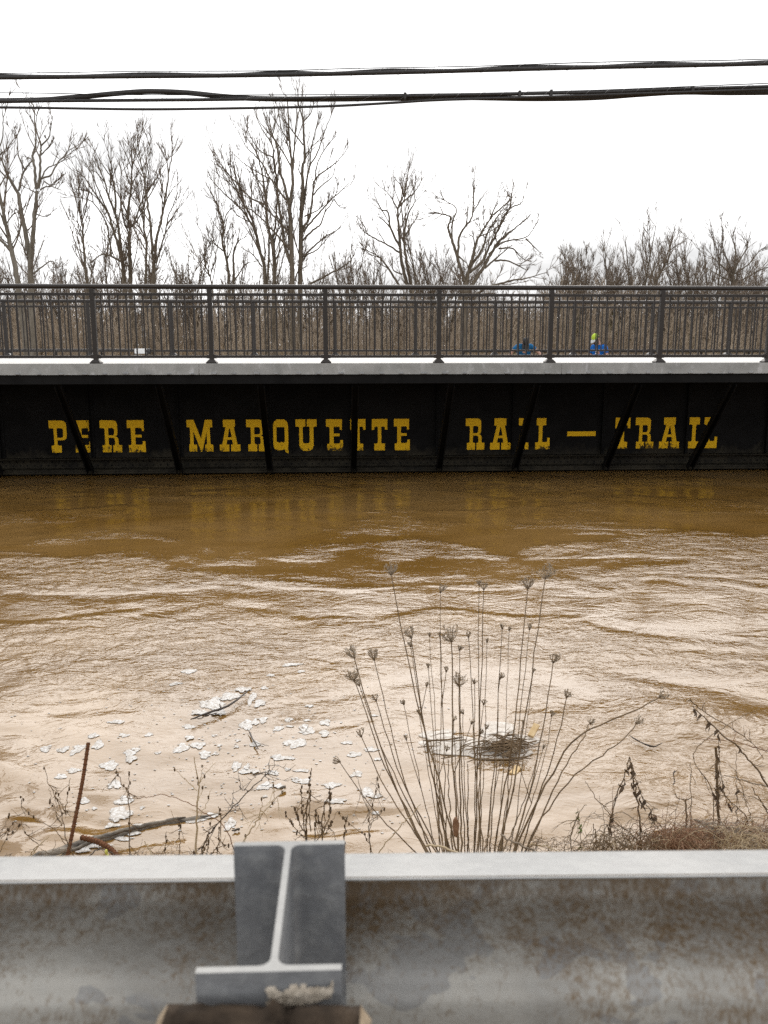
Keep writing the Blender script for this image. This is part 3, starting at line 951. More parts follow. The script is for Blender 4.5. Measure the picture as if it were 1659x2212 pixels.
f8 = Frame(0, 350, 2.9625)
traced_tree('bare_tree', 'tall pale twin trunk bare tree forking into a V at the left', 38, f8, [
    (-56, [(298, 1780), (296, 1620), (292, 1440)]),
    (44, [(288, 1450), (245, 1200), (203, 1000), (178, 830)]),
    (42, [(300, 1450), (322, 1200), (340, 980), (358, 800)]),
    (30, [(176, 830), (100, 700), (60, 620), (10, 500), (-60, 400)]), (14, [(75, 690), (0, 610), (-80, 520)]),
    (18, [(183, 800), (205, 690), (240, 600), (310, 510)]), (11, [(240, 600), (180, 470), (168, 330), (160, 280)]),
    (24, [(352, 790), (330, 560), (315, 460), (342, 380), (345, 250), (330, 60), (325, -40)]),
    (24, [(366, 780), (385, 650), (390, 470), (395, 370), (350, 200), (360, 30)]), (12, [(395, 370), (470, 290), (490, 200), (510, 80)]),
    (19, [(375, 780), (400, 690), (490, 650), (560, 530), (640, 440), (700, 320)]), (12, [(400, 690), (450, 590), (555, 540), (670, 470)]),
    (12, [(385, 795), (440, 765), (500, 755), (600, 650)]), (10, [(430, 715), (500, 760), (600, 800)]),
    (9, [(345, 820), (290, 790), (275, 740)]), (9, [(395, 460), (450, 400), (520, 330)]), (9, [(355, 1030), (420, 1050), (475, 1030)]),
    (8, [(310, 510), (270, 480), (245, 510)]), (15, [(325, 1600), (400, 1540), (500, 1480), (560, 1560)])], bark='bark_pale', dens=0.8, ang=0.8)
traced_tree('bare_tree', 'leaning pale trunk with mossy base at the left edge', 34, f8, [
    (-52, [(182, 1780), (160, 1600), (110, 1370), (70, 1180), (30, 1000), (0, 850), (-60, 640)]),
    (30, [(95, 1370), (40, 1310), (-20, 1270), (-120, 1230)]), (22, [(45, 1130), (15, 1050), (-30, 960)]),
    (11, [(62, 1120), (110, 1050), (150, 1010)]), (10, [(-60, 640), (0, 380), (30, 250), (25, 60), (10, -60)]),
    (8, [(0, 850), (-30, 700), (0, 460), (60, 420), (120, 350)]), (9, [(100, 1360), (180, 1200), (200, 1100)])], bark='bark_pale', dens=0.9, ang=0.8)
f3 = Frame(230, 430, 3.95)
traced_tree('bare_tree', 'broad bare tree of crossing grey limbs, left of the tallest tree', 46, f3, [
    (-62, [(695, 2060), (685, 1850), (668, 1680)]),
    (40, [(668, 1690), (620, 1500), (590, 1380), (520, 1180), (490, 1050), (370, 870), (270, 720), (170, 580), (20, 450)]),
    (40, [(662, 1660), (640, 1430), (610, 1200), (570, 1050), (480, 800), (440, 650), (350, 420), (300, 300)]),
    (26, [(570, 1060), (580, 900), (560, 700), (535, 580), (530, 450), (490, 290), (460, 100)]),
    (16, [(495, 1060), (400, 850), (310, 640), (240, 480), (150, 340), (100, 230)]), (12, [(535, 590), (450, 480), (360, 330), (260, 150)]),
    (26, [(640, 1660), (530, 1600), (420, 1570), (330, 1620), (200, 1720)]),
    (20, [(525, 1600), (500, 1400), (440, 1130), (290, 910), (150, 850), (60, 840)]), (10, [(290, 910), (270, 800), (180, 740), (80, 740)]),
    (16, [(670, 1680), (720, 1520), (760, 1420)]), (10, [(440, 650), (330, 520), (250, 490)])], dens=1.0)
traced_tree('bare_tree', 'bare tree with dark straight trunk and curving forks, middle of the left group', 47, f3, [
    (-50, [(770, 2060), (768, 1700), (755, 1480), (758, 1280)]),
    (34, [(765, 1260), (735, 1050), (760, 850), (775, 720), (790, 480), (840, 250), (865, 60)]),
    (20, [(770, 1230), (830, 1130), (920, 880), (1030, 720), (1160, 490), (1200, 380)]),
    (20, [(748, 1300), (690, 1170), (655, 950), (645, 620), (660, 500), (600, 370)]),
    (16, [(778, 1220), (860, 1130), (940, 950), (970, 760), (1000, 560), (1030, 300), (1050, 150)]),
    (12, [(735, 1050), (650, 880), (580, 760), (470, 690)]), (12, [(790, 480), (730, 330), (660, 190)]),
    (11, [(785, 690), (830, 590), (890, 480)]), (10, [(775, 700), (720, 560), (690, 450), (640, 330)]), (9, [(820, 240), (800, 140), (810, 60)])], dens=1.0)
traced_tree('bare_tree', 'bare tree with two slim upright limbs, right of the left group', 45, f3, [
    (-68, [(1068, 2060), (1066, 1850), (1068, 1640)]),
    (34, [(1058, 1650), (1038, 1350), (1020, 1120), (975, 850), (945, 600), (910, 430), (870, 200), (850, 60)]),
    (34, [(1080, 1620), (1110, 1350), (1160, 1150), (1200, 930), (1240, 700), (1265, 500), (1300, 340), (1310, 230)]),
    (22, [(1098, 1690), (1160, 1480), (1220, 1280), (1250, 1100), (1330, 910), (1380, 760)]), (13, [(1010, 1150), (930, 1010), (850, 820), (800, 730), (740, 600)]),
    (11, [(955, 640), (980, 480), (1010, 320), (1030, 200)]), (10, [(1255, 560), (1240, 380), (1210, 220)]), (9, [(1220, 1290), (1300, 1190), (1360, 1110)]),
    (10, [(1195, 940), (1160, 800), (1170, 680)]), (10, [(960, 760), (1010, 720), (1100, 580)]), (10, [(1200, 930), (1270, 800), (1320, 720), (1370, 640)])], dens=1.0)
traced_tree('bare_tree', 'thin crooked trunk between the dark trunk and the slim tree', 50, f3, [
    (-34, [(962, 2060), (970, 1700), (975, 1420), (940, 1240), (935, 1080), (900, 940), (850, 830)]), (12, [(975, 1380), (1010, 1280), (1040, 1160)]),
    (12, [(972, 1420), (900, 1230), (850, 1140)])], dens=1.2)
traced_tree('bare_tree', 'slender spire shaped bare sapling, right of the pale V tree', 44, f3, [
    (-36, [(215, 2060), (205, 1880), (180, 1620), (155, 1300), (140, 1120), (115, 950), (98, 780)]), (14, [(200, 1800), (120, 1650), (60, 1560)]),
    (16, [(240, 1990), (275, 1800), (300, 1690)]), (9, [(155, 1330), (100, 1180), (0, 1110)]), (9, [(160, 1350), (210, 1250), (245, 1130)]),
    (9, [(145, 1150), (190, 1030), (215, 950)]), (9, [(175, 1560), (90, 1500), (20, 1400)])], dens=1.5, up=0.4)
f1 = Frame(650, 300, 3.252)
traced_tree('bare_tree', 'tallest bare tree, left of its paired trunks, reaching up to the cables', 42, f1, [
    (-52, [(982, 2260), (975, 1800), (965, 1450), (946, 1180)]),
    (30, [(946, 1190), (900, 1000), (850, 820), (820, 580), (770, 450), (750, 350), (690, 170)]),
    (34, [(955, 1190), (985, 950), (972, 780), (960, 600), (945, 400), (930, 100), (925, 40)]),
    (18, [(985, 830), (1000, 600), (1020, 350), (1060, 170), (1090, 80)]),
    (20, [(962, 1670), (880, 1580), (740, 1430), (600, 1290), (500, 1230), (380, 1240)]), (18, [(950, 1510), (870, 1400), (780, 1310), (700, 1230), (600, 1150), (480, 1100), (350, 1000)]),
    (18, [(915, 1140), (820, 1020), (740, 900), (650, 740), (560, 650), (480, 560), (400, 380)]),
    (34, [(955, 1800), (900, 1620), (870, 1420), (830, 1150), (820, 980), (780, 700), (770, 570), (650, 370), (570, 200)]),
    (13, [(965, 780), (860, 600), (820, 540), (700, 400), (600, 260)]), (12, [(775, 690), (640, 620), (540, 480), (490, 330)]),
    (11, [(740, 920), (620, 850), (480, 760), (320, 620)]), (10, [(950, 520), (870, 400), (830, 200), (810, 120)]),
    (10, [(770, 460), (800, 330), (790, 160), (770, 80)]), (10, [(745, 940), (640, 940), (560, 880)])], dens=0.9, spread=0.3, tl=0.72, up=0.3)
traced_tree('bare_tree', 'tallest bare tree, right of its paired trunks, with long ascending limbs', 42.6, f1, [
    (-50, [(1060, 2260), (1066, 1800), (1072, 1400), (1076, 1200)]),
    (38, [(1076, 1220), (1090, 1000), (1088, 800), (1112, 690), (1100, 450), (1095, 300), (1050, 150), (1030, 60)]),
    (22, [(1085, 1260), (1110, 1130), (1160, 800), (1240, 660), (1330, 400), (1400, 220)]),
    (24, [(1088, 1450), (1160, 1320), (1195, 1100), (1220, 930), (1370, 800), (1470, 720), (1560, 600)]),
    (13, [(1203, 1090), (1290, 990), (1400, 900), (1440, 790)]), (20, [(1085, 1490), (1200, 1350), (1300, 1240), (1400, 1130), (1540, 1000), (1600, 950)]),
    (19, [(1090, 1570), (1200, 1460), (1280, 1400), (1330, 1270), (1420, 1130), (1480, 960)]), (18, [(1085, 1750), (1200, 1640), (1330, 1530), (1440, 1470), (1530, 1380)]),
    (16, [(1090, 1790), (1140, 1720), (1240, 1670), (1340, 1560), (1400, 1480)]), (12, [(1108, 1315), (1250, 1250), (1340, 1170)]),
    (12, [(1095, 560), (960, 380), (880, 260)]), (13, [(1098, 310), (1170, 230), (1210, 120)]), (12, [(1160, 790), (1190, 560), (1240, 350), (1270, 200)]),
    (12, [(1225, 930), (1240, 780), (1330, 590), (1450, 460)]), (11, [(1110, 690), (1170, 600), (1290, 480)]), (14, [(1010, 2000), (1040, 1900), (1130, 1840)]),
    (22, [(1120, 2060), (1300, 1960), (1480, 1870), (1590, 1790), (1650, 1700)]), (12, [(1085, 900), (1050, 820), (1060, 720)]),
    (10, [(1420, 1130), (1480, 1210), (1560, 1240)])], dens=0.9, spread=0.3, tl=0.72, up=0.28)
traced_tree('bare_tree', 'forked bare trunk just left of the tallest pair', 43, f1, [
    (-42, [(782, 2260), (790, 1800), (772, 1550)]), (34, [(768, 1560), (730, 1450), (705, 1200), (692, 1080), (660, 850), (600, 650), (560, 560)]),
    (20, [(776, 1540), (800, 1400), (820, 1150), (825, 900), (850, 700)]), (16, [(695, 1190), (560, 1130), (470, 1050), (330, 900), (240, 800), (150, 760)]),
    (12, [(698, 1110), (720, 960), (740, 820)]), (11, [(700, 1060), (640, 960), (560, 860), (440, 780)]), (14, [(810, 2050), (860, 1850), (890, 1720)])], dens=1.0, up=0.3)
traced_tree('bare_tree', 'leaning bare trunk with fanned limbs, second left of the tallest pair', 44, f1, [
    (-40, [(695, 2260), (682, 1850), (640, 1690), (570, 1400), (520, 1280), (430, 1120), (330, 900), (240, 790)]),
    (24, [(668, 1800), (590, 1500), (540, 1380), (450, 1250), (300, 1110), (180, 990), (80, 880)]), (24, [(712, 2090), (735, 1600), (712, 1300), (690, 1100)]),
    (13, [(660, 1850), (560, 1720), (430, 1640)]), (12, [(690, 1780), (680, 1560), (640, 1420), (560, 1220)]), (10, [(540, 1380), (440, 1330), (380, 1300)])], dens=1.0, up=0.25)
traced_tree('bare_tree', 'low bare tree with two short stems, third left of the tallest pair', 48, f1, [
    (-36, [(320, 2260), (310, 2040), (290, 1800), (240, 1600), (250, 1400), (200, 1230), (170, 1150)]), (30, [(352, 2230), (358, 1900), (360, 1700), (400, 1590), (470, 1540)]),
    (14, [(250, 1680), (150, 1600), (80, 1500)]), (12, [(250, 1400), (290, 1280), (360, 1220)]), (14, [(370, 1990), (430, 1900), (490, 1820), (590, 1790)]),
    (12, [(285, 1790), (340, 1640), (350, 1450)]), (16, [(150, 2260), (120, 1990), (50, 1800), (50, 1600), (0, 1450)]), (12, [(120, 1900), (170, 1750), (110, 1600)])], dens=1.1)
f2 = Frame(1130, 550, 2.476)
traced_tree('bare_tree', 'bare tree with two rising stems right of centre', 46, f2, [
    (-46, [(540, 1110), (525, 1010), (500, 930)]),
    (28, [(490, 950), (440, 750), (425, 560), (410, 400), (415, 300), (460, 200), (490, 40)]),
    (26, [(520, 950), (490, 800), (470, 680), (460, 530), (490, 370), (540, 280), (560, 220)]),
    (13, [(413, 310), (470, 250), (540, 190), (590, 120)]), (18, [(422, 620), (350, 480), (330, 350), (270, 320), (215, 190)]), (11, [(345, 470), (300, 420), (240, 380)]),
    (14, [(432, 680), (340, 620), (240, 570), (140, 510), (70, 420)]), (11, [(408, 330), (360, 240), (290, 150)]), (11, [(465, 540), (530, 440), (560, 400)]),
    (18, [(430, 960), (350, 830), (280, 730), (190, 670), (90, 630)]), (11, [(445, 850), (370, 810), (365, 700)]), (16, [(570, 1020), (545, 850), (500, 620), (480, 560)]),
    (10, [(455, 220), (430, 130), (385, 80)])], dens=1.2)
traced_tree('bare_tree', 'wide spreading bare tree with crooked limbs fanning to the right', 39, f2, [
    (-52, [(948, 1120), (950, 1000), (962, 900)]),
    (26, [(950, 905), (890, 720), (840, 560), (815, 480), (830, 390), (760, 360), (650, 348)]),
    (18, [(892, 710), (900, 560), (950, 470), (1000, 400), (1020, 300), (1015, 200), (1018, 80)]), (12, [(845, 560), (850, 430), (880, 320), (800, 260), (712, 215)]),
    (30, [(966, 900), (985, 800), (1010, 720), (1050, 580), (1110, 470), (1170, 370), (1220, 200)]), (20, [(985, 800), (1090, 640), (1130, 520), (1200, 400), (1280, 280)]),
    (22, [(990, 835), (1090, 740), (1150, 620), (1220, 490), (1300, 330), (1400, 280), (1425, 210)]),
    (34, [(960, 1000), (1010, 935), (1090, 810), (1140, 720), (1210, 600), (1300, 520), (1390, 450), (1480, 370)]), (16, [(1110, 800), (1200, 720), (1330, 610)]),
    (14, [(1140, 690), (1260, 590), (1440, 550), (1530, 440)]), (14, [(1190, 740), (1290, 740), (1400, 790), (1450, 820)]),
    (22, [(985, 1040), (1150, 950), (1320, 900), (1450, 880), (1610, 835)]), (12, [(900, 705), (970, 765)]), (10, [(960, 460), (970, 350), (965, 280)]),
    (10, [(1310, 320), (1320, 230), (1280, 220)]), (12, [(1220, 640), (1330, 640), (1390, 700), (1440, 740)]), (10, [(1030, 700), (1020, 560), (980, 530)]),
    (11, [(1440, 560), (1500, 620), (1560, 680)]), (12, [(1180, 370), (1270, 290), (1330, 230)]), (14, [(1000, 1060), (1080, 1010), (1200, 1000)])], dens=1.7, ang=0.75, up=0.12, tl=0.85)
f4 = Frame(2080, 700, 3.95)
traced_tree('bare_tree', 'crooked dark tree with a bent top near the right edge', 50, f4, [
    (-34, [(185, 1100), (195, 900), (280, 740), (330, 660), (390, 590)]), (16, [(370, 620), (400, 450), (400, 350), (355, 270)]), (10, [(400, 450), (550, 350)]),
    (14, [(285, 740), (250, 600), (260, 480), (250, 420)]), (12, [(210, 870), (130, 640), (50, 560), (20, 480)]), (10, [(300, 720), (420, 640)])], dens=1.3)
traced_tree('bare_tree', 'round topped dense bare tree at the right edge', 58, f4, [
    (-52, [(1240, 1150), (1235, 920), (1205, 790)]), (30, [(1205, 800), (1230, 640), (1240, 450), (1200, 300), (1180, 220)]), (22, [(1215, 750), (1130, 560), (1080, 420), (1090, 280)]),
    (20, [(1225, 700), (1330, 520), (1400, 400), (1350, 260)]), (18, [(1210, 790), (1060, 650), (960, 560), (880, 520)]), (18, [(1225, 760), (1400, 640), (1540, 470), (1640, 400)]),
    (16, [(1230, 860), (1060, 790), (900, 700), (800, 640)]), (16, [(1240, 880), (1430, 780), (1560, 700), (1700, 660)])], dens=2.0, ang=0.7)

# background trees, each its own object, from a handful of grown meshes
def grown_tree(seed, H, r0, nst, spread):
    global RNG
    keep = RNG; RNG = np.random.default_rng(seed)
    n = 9
    t = np.linspace(0, 1, n)
    tk = Tubes(); PS = []; RS = []
    for k in range(nst):
        a = RNG.random() * 6.28; le = spread * RNG.uniform(0.35, 1.0); hh = H * RNG.uniform(0.7, 1.0)
        st = 0.0 if k == 0 else RNG.uniform(0.05, 0.35)
        P = np.stack([cos(a) * le * hh * t ** 1.3 * 0.7, sin(a) * le * hh * t ** 1.3 * 0.7, -0.2 + st * 0 + hh * t], -1)
        P[:, :2] += np.cumsum(RNG.normal(size=(n, 2)) * 0.018 * hh / 5, axis=0)
        PS.append(P); RS.append(r0 * RNG.uniform(0.55, 1.0) * (1 - t) ** 0.85 + 0.011)
    PS = np.stack(PS); RS = np.stack(RS)
    tk.add(PS, RS)
    q, r, l = grow(PS, RS, 8, 0.2, np.full(nst, H * 0.34), 0.6, 0.22, 6, 0.08, 0.6, 0.0066)
    tw = Tubes(); tw.add(q, r)
    q2, r2, l2 = grow(q, r, 6, 0.15, l * 0.5, 0.55, 0.2, 3, 0.08, 0.7, 0.0052); tw.add(q2, r2)
    q3, r3, l3 = grow(q2, r2, 4, 0.15, l2 * 0.55, 0.55, 0.18, 2, 0.08, 0.7, 0.0044); tw.add(q3, r3)
    RNG = keep
    a = tk.mesh('bg_trunk', 5); b = tw.mesh('bg_crown', 3)
    a.materials.append(M['bark']); b.materials.append(M['twig'])
    return a, b


protos = [grown_tree(101 + k, H, r, nl, sp) for k, (H, r, nl, sp) in enumerate(((6.0, .06, 5, .55), (7.0, .09, 4, .4), (6.0, .07, 7, .7), (7.6, .11, 3, .45), (5.4, .05, 8, .65), (6.6, .08, 6, .5)))]
bgspec = []      # (x px of trunk, distance, scale, proto)
BGX = list(range(-20, 1680, 21)) + list(range(1190, 1660, 30))
for px in BGX:
    px = px + random.uniform(-14, 14)
    Yb = random.uniform(50, 82)
    H = 1.0 if px < 1100 else 1.0
    if px > 1480: H = 1.1
    if 1120 < px < 1230: H = 0.75
    bgspec.append((px, Yb, H * random.uniform(0.7, 1.2), random.randrange(6)))
for px, Yb, s, k in bgspec:
    p = at_y(px, 726, Yb)
    o = thing('bare_tree', 'slight leafless tree standing in the brown thicket behind the larger trees', 'tree', (p[0], Yb, 0.75), random.uniform(0, 6.3), 'slight trees in the thicket')
    o.scale = (s, s, s * random.uniform(0.9, 1.15))
    link('trunk', protos[k][0], None, o); link('crown', protos[k][1], None, o)


# thicket: masses of stems nobody could count
def thicket(name, n, xr, yr, hr, rad, mat, per=6, up=0.3, lens=0.35, sub=3):
    x = RNG.uniform(-1, 1, n) ; y = RNG.uniform(*yr, n)
    X0 = x * y * 0.62
    if xr is not None: X0 = RNG.uniform(*xr, n) * y
    H = RNG.uniform(*hr, n) * (0.72 + 0.5 * (perlin(X0 * 0.11, y * 0.06, 61) + 0.5))
    lean = RNG.normal(size=(n, 2)) * 0.22
    t = np.linspace(0, 1, 4)
    P = np.zeros((n, 4, 3))
    P[:, :, 0] = X0[:, None] + lean[:, :1] * H[:, None] * t ** 1.4
    P[:, :, 1] = y[:, None] + lean[:, 1:] * H[:, None] * t ** 1.4
    P[:, :, 2] = 0.6 + H[:, None] * t
    P[:, 1:3] += RNG.normal(size=(n, 2, 3)) * 0.06
    R = rad * (1 - t)[None] * RNG.uniform(0.6, 1.3, n)[:, None] + rad * 0.3
    tb = Tubes().add(P, R)
    q, r, l = grow(P, R, per, 0.1, H * lens, 0.7, up, 2, 0.2, 0.8, rad * 0.28); tb.add(q, r)
    if sub:
        q2, r2, l2 = grow(q, r, sub, 0.15, l * 0.55, 0.7, up, 2, 0.2, 0.9, rad * 0.25); tb.add(q2, r2)
    return tag(link(name, tb.mesh(name, 3), mat), None, None, None, 'stuff')


o = thicket('brush_thicket', 2200, None, (40, 66), (1.2, 3.9), 0.020, M['brush'], per=6, sub=4)
tag(o, 'tangled brown brush of bare stems behind the railing', 'brush')
o = thicket('budding_shrubs', 260, (0.13, 0.36), (58, 74), (2.0, 3.9), 0.02, M['budding'], per=6, sub=3)
tag(o, 'yellow green budding shrubs in the thicket right of centre', 'shrubs')
o = thicket('far_wood', 3400, None, (95, 160), (2.6, 6.0), 0.045, M['brush_far'], per=6, sub=3)
tag(o, 'grey brown wood of bare trees far beyond the thicket', 'wood')
o = thicket('dry_grass', 11000, None, (50, 95), (0.7, 1.35), 0.012, M['reed'], per=1, sub=0, up=0.2, lens=0.4)
tag(o, 'tall straw coloured grass under the bare trees', 'grass')

# ------------------------------------------------------------------ low pipe fences on the far bank
def pipe_fence(label, xa, xb, Y, ztop, rails, yaw=0.0):
    a = at_y(xa, 726, Y)[0]; b = at_y(xb, 726, Y)[0]
    f = thing('pipe_fence', label, 'fence', ((a + b) / 2, Y, 0.74), yaw)
    h = (b - a) / 2
    H = ztop - 0.74
    for k, dz in enumerate(rails):
        link('fence_rail', Tubes().add(np.array([(-h, 0, H - dz), (0, 0, H - dz), (h, 0, H - dz)]), np.full(3, 0.035)).mesh('fence_rail', 8), M['rail'], f)
    npost = max(2, int(2 * h / 1.5))
    pm = box_mesh('fence_post', -0.03, 0.03, -0.03, 0.03, -0.15, H - 0.036); pm.materials.append(M['rail'])
    for k in range(npost + 1):
        p = link('fence_post', pm, None, f); p.location = (-h + 0.04 + k * (2 * h - 0.08) / npost, 0.066, 0)
    return f


pipe_fence('low brown pipe fence beyond the railing at the left', -180, 316, 30, 2.02, (0, 0.32, 0.64), 0.02)
pipe_fence('low brown pipe fence behind the two people at the right', 1000, 1830, 30, 1.97, (0, 0.3, 0.6), -0.01)

# white floodlight standing on the deck edge at the left, seen through the railing
def floodlight():
    p = on_bridge(305, 762, 5.6)
    f = thing('floodlight', 'small white floodlight on the far deck edge at the end of the left pipe fence', 'lamp', tuple(np.array(BO) + ax * p[0] + ay * 5.6 + np.array((0, 0, DECK + 0.001))), A)
    bm = bmesh.new(); box_bm(bm, -0.13, 0.12, -0.07, 0.07, 0.05, 0.16, bev=0.02); link('housing', bm_mesh('housing', bm), M['white_box'], f)
    bm = bmesh.new(); box_bm(bm, -0.16, 0.02, -0.05, 0.05, 0.0, 0.022, bev=0.006); link('bracket', bm_mesh('bracket', bm), M['white_box'], f)
    t = Tubes().add(np.array([(0.121, 0, 0.105), (0.16, 0, 0.105), (0.20, 0, 0.10)]), np.array((0.045, 0.06, 0.062)))
    link('lens_hood', t.mesh('lens_hood', 12), M['cable'], f)


floodlight()


# ------------------------------------------------------------------ people beyond the bridge
def skin_mesh(name, verts, edges, radii, root=0, sub=2):
    me = bpy.data.meshes.new(name)
    me.from_pydata(verts, edges, [])
    o = bpy.data.objects.new(name + '_tmp', me); C.objects.link(o)
    mod = o.modifiers.new('skin', 'SKIN')
    for i, r in enumerate(radii):
        rr = r if isinstance(r, tuple) else (r, r)
        me.skin_vertices[0].data[i].radius = rr
        me.skin_vertices[0].data[i].use_root = (i == root)
    sd = o.modifiers.new('sub', 'SUBSURF'); sd.levels = sub; sd.render_levels = sub
    dg = bpy.context.evaluated_depsgraph_get()
    ev = o.evaluated_get(dg)
    out = bpy.data.meshes.new_from_object(ev)
    out.name = name
    for p in out.polygons: p.use_smooth = True
    bpy.data.objects.remove(o)
    return out


def ell(bm, c, r, seg=14, rings=9, zmin=None, rot=None):
    m = Matrix.Translation(c) @ (rot or Matrix.Identity(4)) @ Matrix.Diagonal((*r, 1))
    res = bmesh.ops.create_uvsphere(bm, u_segments=seg, v_segments=rings, radius=1.0)
    if zmin is not None:
        dele = [v for v in res['verts'] if v.co.z < zmin]
        keep = [v for v in res['verts'] if v.co.z >= zmin]
        bmesh.ops.delete(bm, geom=dele, context='VERTS')
        res['verts'] = keep
    bmesh.ops.transform(bm, matrix=m, verts=res['verts'])
    return res['verts']


def person(label, loc, rz, bend, head_down, shirt, cap, beard, arms):
    """x right, y forward; bend = forward lean of the spine in radians"""
    t = thing('person', label, 'person', loc, rz)
    pel = Vector((0, 0, 0.93))
    sd = Vector((0, sin(bend), cos(bend)))
    che = pel + sd * 0.30; nec = pel + sd * 0.52
    hd = Vector((0, sin(bend + head_down), cos(bend + head_down)))
    he0 = nec + hd * 0.10; he1 = nec + hd * 0.20; he2 = nec + hd * 0.28
    V = [pel, pel + sd * 0.15, che, nec - sd * 0.03, he0, he1, he2]
    E = [(0, 1), (1, 2), (2, 3), (3, 4), (4, 5), (5, 6)]
    R = [(0.15, 0.12), (0.145, 0.11), (0.165, 0.12), (0.075, 0.07), (0.058, 0.058), (0.082, 0.098), (0.062, 0.075)]
    for k, sx in enumerate((-1, 1)):
        b = len(V)
        hip = Vector((sx * 0.10, 0.0, 0.86)); kn = Vector((sx * 0.12, 0.05 + 0.05 * sx, 0.48)); an = Vector((sx * 0.13, 0.0 + 0.05 * sx, 0.08)); toe = an + Vector((sx * 0.02, 0.16, -0.045))
        V += [hip, kn, an, toe]; E += [(0, b), (b, b + 1), (b + 1, b + 2), (b + 2, b + 3)]; R += [0.092, 0.062, 0.045, 0.04]
        b = len(V)
        sh = che + sd * 0.13 + Vector((sx * 0.19, 0, 0)); el, wr, hn = [Vector(a) for a in arms[k]]
        V += [sh, el, wr, hn]; E += [(2, b), (b, b + 1), (b + 1, b + 2), (b + 2, b + 3)]; R += [0.062, 0.045, 0.033, (0.024, 0.042)]
        # fingers: short chains out of the palm
        d = (hn - wr).normalized(); side = d.cross(Vector((0, 1, 0.2))).normalized()
        for j in range(4):
            c = len(V)
            root = hn + side * (0.027 - 0.018 * j)
            V += [root + d * 0.035, root + d * (0.075 + (0.012 if j in (1, 2) else 0)) + Vector((0, 0.008, -0.012))]
            E += [(b + 3, c), (c, c + 1)]; R += [0.0095, 0.008]
        c = len(V); V += [hn + side * 0.045 + d * 0.01, hn + side * 0.06 + d * 0.045]; E += [(b + 2, c), (c, c + 1)]; R += [0.011, 0.009]
    link('body', skin_mesh('body', [tuple(v) for v in V], E, R), M['skin'], t)
    # T-shirt over torso and upper arms
    V = [pel + sd * -0.04, pel + sd * 0.15, che, nec - sd * 0.035]; E = [(0, 1), (1, 2), (2, 3)]
    R = [(0.175, 0.145), (0.17, 0.135), (0.19, 0.142), (0.088, 0.084)]
    for k, sx in enumerate((-1, 1)):
        sh = che + sd * 0.13 + Vector((sx * 0.19, 0, 0)); el = Vector(arms[k][0])
        b = len(V); V += [sh, sh.lerp(el, 0.72)]; E += [(2, b), (b, b + 1)]; R += [0.085, 0.072]
    link('shirt', skin_mesh('shirt', [tuple(v) for v in V], E, R), shirt, t)
    V = [Vector((0, 0, 0.94)), Vector((0, 0, 0.88))]; E = [(0, 1)]; R = [(0.165, 0.13), (0.16, 0.13)]
    for sx in (-1, 1):
        b = len(V); V += [Vector((sx * 0.10, 0.0, 0.84)), Vector((sx * 0.12, 0.05 + 0.05 * sx, 0.48)), Vector((sx * 0.13, 0.05 * sx, 0.1))]
        E += [(1, b), (b, b + 1), (b + 1, b + 2)]; R += [0.112, 0.082, 0.068]
    link('jeans', skin_mesh('jeans', [tuple(v) for v in V], E, R), M['denim'], t)
    t.scale = (1.08, 1.08, 1.08)
    for sx in (-1, 1):
        bm = bmesh.new(); ell(bm, Vector((sx * 0.135, 0.06 + 0.05 * sx, 0.04)), (0.05, 0.14, 0.05)); link('shoe', bm_mesh('shoe', bm, True), M['cap_dark'], t)
    rot = Matrix.Rotation(-(bend + head_down), 4, 'X')
    hc = nec + hd * 0.215
    fwd = Vector((0, cos(bend + head_down), -sin(bend + head_down)))
    # face
    bm = bmesh.new(); ell(bm, hc + fwd * 0.105 - hd * 0.035, (0.016, 0.02, 0.026), 8, 6)
    for sx in (-1, 1): ell(bm, hc + Vector((sx * 0.083, 0, 0)) - hd * 0.03, (0.014, 0.026, 0.034), 8, 6)
    link('nose_and_ears', bm_mesh('nose_and_ears', bm, True), M['skin'], t)
    bm = bmesh.new()
    for sx in (-1, 1): ell(bm, hc + fwd * 0.094 + Vector((sx * 0.033, 0, 0)) - hd * 0.005, (0.012, 0.008, 0.008), 8, 6)
    ell(bm, hc + fwd * 0.095 - hd * 0.075, (0.026, 0.008, 0.006), 8, 6)
    link('eyes_and_mouth', bm_mesh('eyes_and_mouth', bm, True), M['beard'], t)
    if beard:
        bm = bmesh.new(); ell(bm, hc + fwd * 0.055 - hd * 0.10, (0.074, 0.062, 0.075)); link('beard', bm_mesh('beard', bm, True), M['beard'], t)
    bm = bmesh.new(); ell(bm, hc - fwd * 0.02 - hd * 0.02, (0.088, 0.100, 0.10)); link('hair', bm_mesh('hair', bm, True), M['beard'], t)
    bm = bmesh.new(); ell(bm, hc + hd * 0.012, (0.098, 0.116, 0.115), zmin=0.12, rot=rot)
    c = link('cap', bm_mesh('cap', bm, True), cap[0], t)
    bm = bmesh.new(); ell(bm, hc + hd * 0.028 + fwd * 0.145, (0.075, 0.085, 0.012), rot=rot)
    link('brim', bm_mesh('brim', bm, True), cap[1], c)
    return t, che, sd


